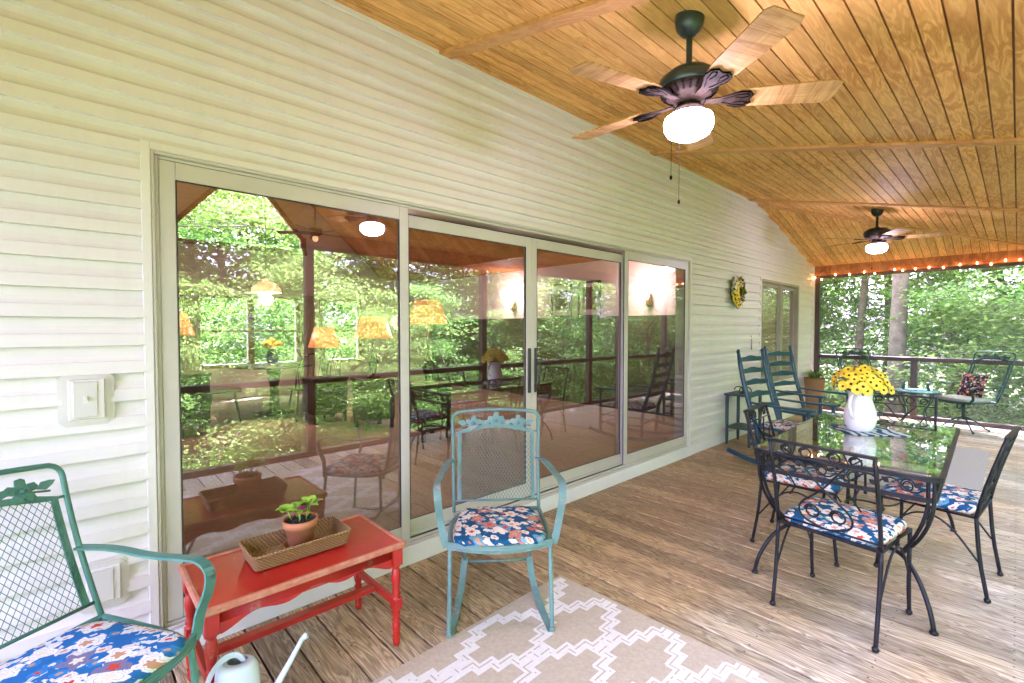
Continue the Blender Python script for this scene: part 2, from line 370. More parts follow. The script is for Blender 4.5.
for i in range(9): mb.box((.1+i*.33,YB,-.22),(.14+i*.33,YF+.1,-.034))
mb.box((XO+.06,YB,-.25),(XO+.1,YF+.1,.0)); mb.box((0,YF+.145,-.25),(XO+.1,YF+.185,0))
mb.box((0,YB,-.24),(XO+.06,YF+.14,-.225))
tag(obj('deck_joists',mb,M['darkwood']),kind='structure')

# ---------------------------------------------------------------- house wall (siding, trim, door, window)
house=thing('house','cream vinyl sided house wall with wide sliding door and window','house',(0,0,0))
DY0,DY1,DZ0,DZ1=.262,5.02,.115,2.165
WY0,WY1,WZ0,WZ1=7.13,8.80,.62,2.12
def course_pts(z0,z1,lap=.1125,x0=.004):
    # double dutch-lap profile, local outward = +x
    pts=[]; k=math.floor(z0/lap)
    while k*lap<z1:
        b=k*lap
        for dz,dx in ((0,.0),(.0012,.0235),(.048,.0200),(.0515,.0150),(.064,.0095),(.080,.0050),(lap-.0012,.001)):
            z=b+dz
            if z0-1e-6<=z<=z1+1e-6: pts.append((x0+dx,z))
        k+=1
    if pts[0][1]>z0: pts.insert(0,(pts[0][0],z0))
    if pts[-1][1]<z1: pts.append((pts[-1][0],z1))
    return pts
def siding(mb,y0,y1,z0,z1):
    p=course_pts(z0,z1); n=len(p)
    seg=[y0]
    while seg[-1]<y1-1.5: seg.append(seg[-1]+1.0)
    seg.append(y1)
    vs=[]
    for yy in seg: vs+=[(x,yy,z) for x,z in p]
    mb.add(vs,[(a*n+i,(a+1)*n+i,(a+1)*n+i+1,a*n+i+1) for a in range(len(seg)-1) for i in range(n-1)],False)
mb=MB(); top=3.3
siding(mb,-1.75,DY0-.03,.11,top); siding(mb,DY0-.03,DY1+.03,DZ1+.03,top); siding(mb,DY1+.03,WY0-.03,.11,top)
siding(mb,WY0-.03,WY1+.03,WZ1+.03,top); siding(mb,WY0-.03,WY1+.03,.11,WZ0-.03); siding(mb,WY1+.03,YF+.1,.11,top)
obj('siding',mb,M['siding'],house)
# wall body behind the siding
mb=MB(); XI=-.15
for a,b,c,d in ((-1.75,DY0,-.3,top),(DY0,DY1,DZ1,top),(DY0,DY1,-.3,DZ0-.02),(DY1,WY0,-.3,top),(WY0,WY1,WZ1,top),(WY0,WY1,-.3,WZ0),(WY1,YF+.1,-.3,top)):
    mb.box((XI,a,c),(.0,b,d))
obj('wall_body',mb,M['whitewall'],house)
mb=MB(); mb.box((.001,DY0-.06,.0),(.034,DY1+.04,.112),None,.003); mb.box((.001,DY1+.04,.0),(.026,YF-.05,.108),None,.003); mb.box((.001,-1.75,0),(.026,DY0-.06,.108),None,.003)
obj('base_board',mb,M['white'],house)
# J-trim round openings and corner post
mb=MB()
def ring(mb,y0,y1,z0,z1,w,x0,x1,bottom=True):
    mb.box((x0,y0-w,z0-(w if bottom else 0)),(x1,y0,z1+w),None,.002); mb.box((x0,y1,z0-(w if bottom else 0)),(x1,y1+w,z1+w),None,.002)
    mb.box((x0,y0,z1),(x1-.001,y1,z1+w),None,.002)
    if bottom: mb.box((x0,y0,z0-w),(x1-.001,y1,z0),None,.002)
ring(mb,DY0,DY1,DZ0-.002,DZ1,.032,.0,.026,False); ring(mb,WY0,WY1,WZ0,WZ1,.03,0,.026)
mb.box((.0,YF-.11,.0),(.045,YF-.04,2.5),None,.003)
obj('opening_trim',mb,M['trim'],house)
mb=MB()  # soffit strip where siding meets ceiling
mb.box((.004,YB,ZC-.035),(.03,YH-.05,ZC-.006),None,.002); obj('ceiling_strip',mb,M['trim'],house)
# sliding door : part with sub-parts
mb=MB(); f=.045
def frame_box(mb,y0,y1,z0,z1,w,x0,x1,bw=None,tw=None,bev=.003):
    bw=bw or w; tw=tw or w
    mb.box((x0,y0,z0),(x1,y0+w,z1),None,bev); mb.box((x0,y1-w,z0),(x1,y1,z1),None,bev)
    mb.box((x0+.001,y0+w,z0),(x1-.001,y1-w,z0+bw),None,bev); mb.box((x0+.001,y0+w,z1-tw),(x1-.001,y1-w,z1),None,bev)
frame_box(mb,DY0,DY1,DZ0,DZ1,.014,-.14,.022,.012); frame_box(mb,DY0+.014,DY1-.014,DZ0+.012,DZ1-.014,.016,-.14,.004,.014); 
mb.box((-.14,DY0+.03,DZ0+.026),(-.045,DY1-.03,DZ0+.04)); mb.box((-.03,DY0+.03,DZ0+.026),(-.022,DY1-.03,DZ0+.048))
door=obj('sliding_door',mb,M['frame'],house)
mb=MB(); mb.box((-.021,1.5,DZ0+.0265),(-.001,3.82,DZ0+.0285)); obj('floor_track',mb,M['track'],door)
joints=[DY0+.03,1.492,2.575,3.79,DY1-.03]
for i in range(4):
    y0,y1=joints[i],joints[i+1]; slid=i in (1,2)
    xo=(-.060,-.030) if slid else (-.022,.006)
    y0-= .03 if i in(1,3) else 0.; 
    if i==1: y0=1.455
    if i==2: y1=3.82
    if i==3: y0=3.765
    z0,z1=DZ0+.03,DZ1-.03
    if slid: z0+=.012; z1-=.03
    mb=MB(); frame_box(mb,y0,y1,z0,z1,.058,xo[0],xo[1],.085,.075); 
    s_=obj('door_sash',mb,M['frame'],door)
    mb=MB(); mb.box(((xo[0]+xo[1])/2-.003,y0+.055,z0+.08),((xo[0]+xo[1])/2+.003,y1-.055,z1-.07)); obj('door_glass',mb,M['glass'],door)
    mb=MB(); frame_box(mb,y0+.0585,y1-.0585,z0+.0855,z1-.0755,.005,(xo[0]+xo[1])/2+.0035,xo[1]-.002,bev=0); obj('gasket',mb,M['track'],door)
    mb=MB(); mb.box((xo[1]-.012,y0-.006,z0),(xo[1]-.004,y0-.0005,z1)); mb.box((xo[1]-.012,y0+.002,z1+.0005),(xo[1]-.004,y1-.002,z1+.007)); obj('weather_strip',mb,M['track'],door)
mb=MB(); mb.box((-.028,2.53,.93),(-.016,2.56,1.27),None,.004); obj('door_pull',mb,M['track'],door)
mb=MB(); mb.box((-.029,2.60,.93),(-.020,2.622,1.27),None,.003); mb.tube([(-.02,2.611,.98),(.02,2.611,1.0),(.02,2.611,1.15),(-.02,2.611,1.17)],.008); obj('door_pull',mb,M['track'],door)
# window
mb=MB(); frame_box(mb,WY0,WY1,WZ0,WZ1,.04,-.10,.022); mb.box((-.06,(WY0+WY1)/2-.02,WZ0+.04),(.01,(WY0+WY1)/2+.1,WZ1-.04),None,.003)
win=obj('window',mb,M['winframe'],house)
ym=(WY0+WY1)/2
mb=MB(); frame_box(mb,WY0+.042,ym-.022,WZ0+.042,WZ1-.042,.05,-.03,-.005); obj('sash',mb,M['winframe'],win)
mb=MB(); frame_box(mb,ym+.02,WY1-.042,WZ0+.042,WZ1-.042,.05,-.055,-.032); obj('sash',mb,M['winframe'],win)
mb=MB(); mb.box((-.03,ym-.03,WZ0+.05),(-.02,ym+.075,WZ1-.05)); obj('meeting_stile',mb,M['bronze'],win)
mb=MB(); mb.box((-.02,WY0+.09,WZ0+.09),(-.015,ym-.07,WZ1-.09)); mb.box((-.046,ym+.07,WZ0+.09),(-.041,WY1-.09,WZ1-.09)); obj('window_glass',mb,M['glass'],win)

# ---------------------------------------------------------------- interior shell, inside the house
IX=-7.5; IY0,IY1=-1.6,6.5; RY,RZ=2.4,5.1; EZ=2.55; E0,E1=-.45,5.25
mb=MB(); mb.box((IX,IY0,-.1),(XI,IY1,.112)); obj('carpet_floor',mb,M['carpet'],house)
mb=MB(); mb.box((IX-.1,IY1,-.1),(XI,IY1+.12,EZ+.1)); obj('side_wall',mb,M['whitewall'],house)
mb=MB(); mb.box((IX-.1,IY0-.12,-.1),(XI,IY0,EZ+.1)); obj('side_wall',mb,M['whitewall'],house)
mb=MB()
def holes_wall(mb,x0,x1,ys,zs,holes):
    for i in range(len(ys)-1):
        for j in range(len(zs)-1):
            cy=(ys[i]+ys[i+1])/2; cz=(zs[j]+zs[j+1])/2
            if any(a<cy<b and c<cz<d for a,b,c,d in holes): continue
            mb.box((x0,ys[i],zs[j]),(x1,ys[i+1],zs[j+1]))
GH=[(1.40,3.50,2.98,3.98),(1.72,2.50,.75,1.98),(2.60,3.38,.75,1.98),(3.9,4.7,.75,1.98)]
holes_wall(mb,IX-.12,IX,[IY0,1.40,1.72,2.50,2.60,3.38,3.50,3.9,4.7,IY1],[-.1,.75,1.98,2.98,3.98,5.2],GH)
for s_,yc in ((1,3.50),(-1,1.40)):
    mb.prism([(yc,3.98),(yc,3.22),(yc-s_*.62,3.98)],(IX-.12,IX-.0),Matrix(((0,0,1,0),(1,0,0,0),(0,1,0,0),(0,0,0,1))))
obj('gable_wall',mb,M['tanwall'],house)
mb=MB(); mb.box((IX+.2,IY1-.02,.112),(XI-.01,IY1-.001,1.60)); obj('dark_wall_panel',mb,M['darkwood'],house)  # added dark panel, darkens the lower wall so door reflections stand out
mb=MB(); mb.box((IX+.2,IY1-.04,1.6005),(XI-.01,IY1-.001,1.615)); obj('dark_panel_cap',mb,M['darkwood'],house)  # top strip of the added dark panel
mb=MB()
for a,b,c,d in GH[1:]:
    for p,q in (((a-.06,c-.06),(a,d+.06)),((b,c-.06),(b+.06,d+.06)),((a,d),(b,d+.06)),((a,c-.06),(b,c)),((a,(c+d)/2-.02),(b,(c+d)/2+.02))):
        mb.box((IX-.02,p[0],p[1]),(IX+.03,q[0],q[1]))
mb.box((IX-.02,1.3,2.9),(IX+.04,3.6,2.985)); mb.box((IX-.02,1.32,2.98),(IX+.04,1.42,3.3)); mb.box((IX-.02,3.48,2.98),(IX+.04,3.58,3.25))
mb.tube([(IX+.01,3.53,3.2),(IX+.01,2.88,4.0)],1,flat=(.05,.08)); mb.tube([(IX+.01,1.37,3.25),(IX+.01,2.02,4.0)],1,flat=(.05,.08))
obj('interior_window_trim',mb,M['midwood'],house)
mb=MB()
def sheet(mb,p): # roof sheet profile in y,z extruded along x, thin
    for (y0,z0),(y1,z1) in zip(p[:-1],p[1:]):
        mb.add([(IX-.2,y0,z0),(XI+.13,y0,z0),(XI+.13,y1,z1),(IX-.2,y1,z1),(IX-.2,y0,z0+.15),(XI+.13,y0,z0+.15),(XI+.13,y1,z1+.15),(IX-.2,y1,z1+.15)],
               [(0,1,2,3),(7,6,5,4),(0,4,5,1),(2,6,7,3),(1,5,6,2),(3,7,4,0)])
sheet(mb,[(IY0-.2,EZ),(E0,EZ),(RY,RZ),(E1,EZ),(IY1+.2,EZ)])
obj('vaulted_ceiling',mb,M['inceil'],house)
mb=MB(); mb.prism([(E0,EZ),(E1,EZ),(RY,RZ+.1)],(XI,XI+.15),Matrix(((0,0,1,0),(1,0,0,0),(0,1,0,0),(0,0,0,1)))); obj('upper_wall',mb,M['tanwall'],house)
for k in range(2):
    mb=MB(); y0=(1.45,3.42)[k]
    pts=[(IX+.12+.03*math.sin(i*1.9),y0+i*.022) for i in range(13)]
    vs=[(x,yy,.15) for x,yy in pts]+[(x,yy,2.08) for x,yy in pts]; n=13
    mb.add(vs,[(i,i+1,n+i+1,n+i) for i in range(n-1)],True)
    obj('curtain',mb,M['curtain'],house)
# bedroom box behind the far window so it is not see-through
mb=MB(); mb.box((-2.6,6.62,-.1),(-2.5,9.8,2.6)); mb.box((-2.5,9.7,-.1),(XI,9.8,2.6)); mb.box((-2.5,6.62,2.5),(XI,9.7,2.6)); mb.box((-2.5,6.62,-.1),(XI,9.7,.1)); obj('bedroom_wall',mb,M['tanwall'],house)
mb=MB()
for i in range(34): mb.box((-.11,ym+.06,.7+i*.042),(-.085,WY1-.06,.705+i*.042))
obj('window_blind',mb,M['white'],house)

# ---------------------------------------------------------------- porch roof
roof=thing('porch_roof','orange stained grooved plywood porch ceiling with trim battens','porch roof',(0,0,0))
mb=MB(); bw=.088; x=.0; th=.012
while x<XO+.02:
    xa,xb=x+.004,x+bw-.004
    ya,yb=yhip(xa),yhip(xb)
    P=[]
    for (xx,yh) in ((xa,ya),(xb,yb)):
        P.append([(xx,YB,zmain(xx)),(xx,yh,zmain(xx)),(xx,YF,max(zceil(xx,YF),2.3) if yh<YF else zmain(xx))])
    if ya>=YF: P=[[(xa,YB,zmain(xa)),(xa,YF,zmain(xa))],[(xb,YB,zmain(xb)),(xb,YF,zmain(xb))]]
    n=len(P[0]); vs=P[0]+P[1]+[(a,b,c+th) for a,b,c in P[0]]+[(a,b,c+th) for a,b,c in P[1]]
    fs=[]
    for i in range(n-1):
        fs+=[(i,i+1,n+i+1,n+i),(2*n+i,2*n+i+1,i+1,i),(n+i,n+i+1,3*n+i+1,3*n+i)]
    mb.add(vs,fs,False); x+=bw
obj('ceiling_boards',mb,M['ceil'],roof)
mb=MB()
def back(mb,off,t_):
    a=[(-.0,YB-.2,zmain(0)),(0,YH,zmain(0)),(XO+.3,yhip(XO+.3),zmain(XO+.3)),(XO+.3,YB-.2,zmain(XO+.3))]
    b=[(0,YH,zmain(0)),(0,YF+.4,zceil(0,YF+.4)),(XO+.3,YF+.4,zceil(XO+.3,YF+.4)),(XO+.3,yhip(XO+.3),zmain(XO+.3))]
    for q in (a,b):
        vs=[(x,y,z+off) for x,y,z in q]+[(x,y,z+off+t_) for x,y,z in q]
        mb.add(vs,[(0,1,2,3),(7,6,5,4),(0,4,5,1),(1,5,6,2),(2,6,7,3),(3,7,4,0)],False)
back(mb,.009,.004); obj('groove_backing',mb,M['groove'],roof)
mb=MB(); back(mb,.02,.1); obj('roof_deck',mb,M['bronze'],roof)
for yb in (-.70,1.745,4.19,6.62):
    mb=MB(); w=.045; t_=.02
    xe=XO
    vs=[]
    for xx in (.0,xe):
        z=zmain(xx)
        vs+=[(xx,yb-w,z-.0005),(xx,yb+w,z-.0005),(xx,yb+w,z-t_),(xx,yb-w,z-t_)]
    mb.add(vs,[(0,1,2,3),(7,6,5,4),(0,4,5,1),(1,5,6,2),(2,6,7,3),(3,7,4,0)])
    obj('batten',mb,M['batten'],roof)
mb=MB(); mb.tube([(0,YH,zmain(0)-.010),(XO,yhip(XO),zmain(XO)-.010)],1,flat=(.07,.018)); obj('hip_batten',mb,M['batten'],roof)
mb=MB(); mb.box((0.0,YF-.09,2.335),(XO-.05,YF+.02,2.56),None,.004)
mb.box((0.0,YF-.075,2.56),(XO-.05,YF+.02,2.62)); obj('header',mb,M['inceil'],roof)
mb=MB(); mb.box((XO-.05,YB,2.335),(XO+.07,YF+.02,2.62),None,.004); obj('header',mb,M['inceil'],roof)
mb=MB(); mb.box((.0,YB-.06,2.335),(XO-.05,YB+.03,2.62),None,.004); mb.box((.0,YB-.06,2.62),(XO+.07,YB,3.3)); obj('header',mb,M['inceil'],roof)

# ---------------------------------------------------------------- screen walls
def screen_wall(label,a,b,posts,lowposts,rail,facing):
    t=thing('screen_wall',label,'screen wall',(a[0],a[1],0),math.atan2(b[1]-a[1],b[0]-a[0]),'screened sides of the porch')
    L=math.dist(a,b); H=2.335
    for p in posts:
        mb=MB(); mb.box((p-.045,-.045,.0),(p+.045,.045,H),None,.004); obj('post',mb,M['bronze'],t)
    for p in lowposts:
        mb=MB(); mb.box((p-.04,-.035,.06),(p+.04,.035,rail-.0555),None,.004); obj('lower_post',mb,M['bronze'],t)
    mb=MB(); mb.box((.045,-.06,rail-.03),(L-.045,.06,rail+.012),None,.004); mb.box((.045,-.025,rail-.055),(L-.045,.025,rail-.031)); obj('rail',mb,M['bronze'],t)
    mb=MB(); mb.box((.045,-.045,.0),(L-.045,.045,.06),None,.004); obj('sill',mb,M['bronze'],t)
    mb=MB(); mb.box((.045,-.03,H-.045),(L-.045,.03,H-.001),None,.003); obj('top_plate',mb,M['bronze'],t)
    mb=MB(); mb.box((.045,-.002,.06),(L-.045,.002,rail-.056)); mb.box((.045,-.002,rail+.013),(L-.045,.002,H-.046)); obj('insect_screen',mb,M['screen'],t)
    return t
screen_wall('bronze framed screen wall across the far end of the porch',(.07,YF),(XO,YF),[.0],[1.33],.955,1)
screen_wall('bronze framed screen wall along the open side of the deck',(XO,YB),(XO,YF),[0,3.55,6.1,8.65,11.25],[1.8,4.8],.86,1)
screen_wall('bronze framed screen wall at the near end behind the green chair',(.07,YB),(XO,YB),[.0],[1.33],.955,1)

# ---------------------------------------------------------------- small wall things
def wallplate(name,label,y,z,w,h,kindp,outlet=False):
    t=thing(name,label,'switch' if not outlet else 'outlet',(0,y,z))
    def octo(w,h,c): return [(-w+c,-h),(w-c,-h),(w,-h+c),(w,h-c),(w-c,h),(-w+c,h),(-w,h-c),(-w,-h+c)]
    Mx=Matrix(((0,0,1,0),(1,0,0,0),(0,1,0,0),(0,0,0,1)))
    mb=MB(); mb.prism(octo(w,h,.022),(.004,.026),Mx); mb.prism(octo(w-.012,h-.012,.016),(.026,.031),Mx); obj('mounting_block',mb,M['plate'],t)
    mb=MB(); mb.box((.0315,-w+.028,-h+.028),(.042,w-.028,h-.028),None,.003); obj('cover_box',mb,M['trim'],t)
    mb=MB(); mb.box((.0425,-w+.042,-h+.036),(.047,w-.05,h-.036),None,.003); pl=obj('face_plate',mb,M['plate'],t)
    if not outlet:
        mb=MB(); mb.box((.0472,-.010,-.012),(.049,.004,.014),None,.0005); mb.box((.049,-.007,-.002),(.060,.001,.010),None,.001); obj('toggle',mb,M['trim'],pl)
    return t
wallplate('light_switch','cream weatherproof light switch on octagonal siding block',.048,1.145,.082,.105,0)
wallplate('outlet_box','white covered outlet box low on siding behind green chair',.085,.40,.080,.10,0,True)
t=thing('thermometer','small slim pewter thermometer hanging on siding above rocking chairs','thermometer',(0.02,6.76,1.10))
mb=MB(); mb.tube([(.012,0,.04),(.012,0,.18)],.008,8); mb.ball((.012,0,.04),.012,8); obj('tube',mb,M['pewter'],t)
mb=MB(); mb.tube([(.012,0,.2),(0,0,.225)],.004,6); obj('hook',mb,M['blackmetal'],t)

def daisy_mb(r=.032,pet=10,cup=.25):
    mb=MB(); mb.mi=0
    for layer,(rr,dz,o) in enumerate(((r,0,0),(r*.82,.003,.5))):
        for k in range(pet):
            a=2*PI*(k+o)/pet; ca,sa=math.cos(a),math.sin(a); w=rr*.21
            P=[]
            for q,ww,z in ((.18,.5,0),(.6,1.,cup*.25*rr),(.88,.75,cup*.4*rr),(1.,.1,cup*.35*rr)):
                for s_ in (-1,1): P.append((ca*q*rr-sa*s_*w*ww,sa*q*rr+ca*s_*w*ww,z+dz))
            mb.add(P,[(0,2,3,1),(2,4,5,3),(4,6,7,5)],True)
    mb.mi=1; mb.lathe([(.24*r,.0),(.26*r,.004),(.17*r,.009),(.001,.010)],(0,0,.001),10)
    return mb
def orient(n,loc,roll=0):
    n=Vector(n).normalized(); q=n.to_track_quat('Z','Y'); return Matrix.Translation(loc)@q.to_matrix().to_4x4()@Matrix.Rotation(roll,4,'Z')
# wreath
wr=thing('wreath','round sunflower wreath with yellow and cream blooms on siding','wreath',(.03,6.205,1.88))
mb=MB()
for k in range(150):
    a=random.uniform(0,2*PI); r_=.145+random.gauss(0,.02); c=Vector((random.uniform(0,.05),math.cos(a)*r_,math.sin(a)*r_))
    d=Vector((random.uniform(.2,1),math.cos(a)+random.gauss(0,.5),math.sin(a)+random.gauss(0,.5))).normalized()*.055; s_=d.cross(Vector((1,.3,.1))).normalized()*.016
    mb.add([c,c+d*.5+s_,c+d,c+d*.5-s_],[(0,1,2,3)])
mb.tube([(.01,.14*math.cos(2*PI*k/20),.14*math.sin(2*PI*k/20)) for k in range(20)],.018,6,True)
obj('foliage_ring',mb,M['stem'],wr)
dm={}
for nm,m_ in (('petal','petal'),('petalw','petalw'),('petalo','petalo')): dm[nm]=None
for k in range(40):
    a=2*PI*k/40+random.uniform(-.1,.1); rr=.128+(.035 if k%2 else -.035); kd=('petalw' if (2.<a<3.3 and k%2) or 5.9<a else 'petalo' if (4.6<a<5.3 and k%2==0) else 'petal')
    if dm[kd] is None:
        o=obj('bloom',daisy_mb(.045),[M[kd],M['eye']],wr); dm[kd]=o
    else: o=dm[kd].copy(); col.objects.link(o); o.parent=wr
    o.matrix_local=orient((1,.5*math.cos(a),.5*math.sin(a)),(.045+.01*random.random(),math.cos(a)*rr,math.sin(a)*rr),a)

# ---------------------------------------------------------------- mesh patio chairs
def arc(c,r,a0,a1,n=8,plane='xz'):
    out=[]
    for i in range(n+1):
        a=a0+(a1-a0)*i/n; p,q=math.cos(a)*r,math.sin(a)*r
        out.append((c[0]+p,c[1],c[2]+q) if plane=='xz' else (c[0],c[1]+p,c[2]+q) if plane=='yz' else (c[0]+p,c[1]+q,c[2]))
    return out
def smooth(pts,it=2):
    P=[Vector(p) for p in pts]
    for _ in range(it):
        Q=[P[0]]
        for a,b in zip(P[:-1],P[1:]): Q+= [a*.75+b*.25,a*.25+b*.75]
        Q.append(P[-1]); P=Q
    return P
def spiral(c,r0,r1,a0,turns,u,v,n=18):
    out=[]; c=Vector(c);u=Vector(u);v=Vector(v)
    for i in range(n+1):
        f=i/n; a=a0+turns*2*PI*f; r_=r0+(r1-r0)*f; out.append(c+u*math.cos(a)*r_+v*math.sin(a)*r_)
    return out
def diamond(mb,corner,U,V,w,h,inside,cell=.022,t_=.0013,ch=1.6):
    # expanded metal: two families of thin bars clipped to 'inside(u,v)'
    U=Vector(U);V=Vector(V);corner=Vector(corner); Nn=U.cross(V).normalized()
    for s_ in (1,-1):
        k=-int(h/(cell*ch))-2
        while k*cell< w+h/ch+cell:
            # line u = k*cell + s*(v/ch)
            run=None; st=.006; steps=int(h/st)
            def uv(v_): return (k*cell+v_/ch) if s_==1 else (k*cell-v_/ch+h/ch-h/ch)
            v_=0
            for i in range(steps+1):
                v_=i*st; u_=k*cell+ (v_/ch if s_==1 else -v_/ch)
                ok=0<=u_<=w and inside(u_,v_)
                if ok and run is None: run=(u_,v_)
                if (not ok or i==steps) and run is not None:
                    a=corner+U*run[0]+V*run[1]; b=corner+U*u_+V*v_
                    if (b-a).length>.012: mb.tube([a,b],t_,3,caps=False)
                    run=None
            k+=1
    # second family needs lines starting beyond w
    k=int(w/cell)
    while k*cell<w+h/ch:
        k+=1; run=None; st=.006
        for i in range(int(h/st)+1):
            v_=i*st; u_=k*cell-v_/ch; ok=0<=u_<=w and inside(u_,v_)
            if ok and run is None: run=(u_,v_)
            if (not ok or i==int(h/st)) and run is not None:
                a=corner+U*run[0]+V*run[1]; b=corner+U*u_+V*v_
                if (b-a).length>.012: mb.tube([a,b],t_,3,caps=False)
                run=None
def flower_cutout(mb,c,U,V,Nn,r):
    c=Vector(c);U=Vector(U);V=Vector(V);Nn=Vector(Nn)
    for k in range(5):
        a=2*PI*k/5+.3; d=U*math.cos(a)+V*math.sin(a); e=-U*math.sin(a)+V*math.cos(a)
        P=[c+Nn*.004,c+d*r*.5+e*r*.36+Nn*.007,c+d*r*.95+e*r*.25+Nn*.003,c+d*r*1.02-e*r*.1+Nn*.003,c+d*r*.85-e*r*.33+Nn*.003,c+d*r*.4-e*r*.3+Nn*.007]
        mb.add(P+[p-Nn*.006 for p in P],[(0,1,2,3,4,5),(11,10,9,8,7,6)]+[(i,(i+1)%6+0,(i+1)%6+6,i+6) for i in range(6)],False)
    mb.ball(c+Nn*.008,r*.2,6)
def leaf_cutout(mb,c,d,Nn,L,w):
    c=Vector(c);d=Vector(d).normalized();Nn=Vector(Nn);e=Nn.cross(d)
    P=[c,c+d*L*.35+e*w,c+d*L*.75+e*w*.6,c+d*L,c+d*L*.75-e*w*.6,c+d*L*.35-e*w]
    mb.add([p+Nn*.003 for p in P]+[p-Nn*.003 for p in P],[(0,1,2,3,4,5),(11,10,9,8,7,6)]+[(i,(i+1)%6,(i+1)%6+6,i+6) for i in range(6)],False)
def seat_pad(w0,w1,d0,d1,th,roundf=.35,n=28,notch=0,dome=.012):
    # rounded quadrilateral cushion: x from d0 (rear) to d1 (front)
    mb=MB(); ring_=[]
    for k in range(n):
        a=2*PI*k/n; cx,sy=math.cos(a),math.sin(a); e=roundf
        X=math.copysign(abs(cx)**e,cx); Y=math.copysign(abs(sy)**e,sy)
        x=(d0+d1)/2+X*(d1-d0)/2; f=(x-d0)/(d1-d0); w=w0+(w1-w0)*f; ring_.append((x,Y*w))
    layers=[(1.,-.0),(1.012,th*.3),(1.012,th*.6),(.975,th*.92),(.9,th),(.7,th+dome*.5),(.4,th+dome*.9)]
    vs=[];cx=(d0+d1)/2
    for s_,z in layers: vs+=[(cx+(x-cx)*s_,y*s_,z) for x,y in ring_]
    L=len(layers); vs.append((cx,0,th+dome)); 
    fs=[(i*n+k,i*n+(k+1)%n,(i+1)*n+(k+1)%n,(i+1)*n+k) for i in range(L-1) for k in range(n)]+[((L-1)*n+k,(L-1)*n+(k+1)%n,L*n) for k in range(n)]+[tuple(range(n-1,-1,-1))]
    mb.add(vs,fs,True); return mb
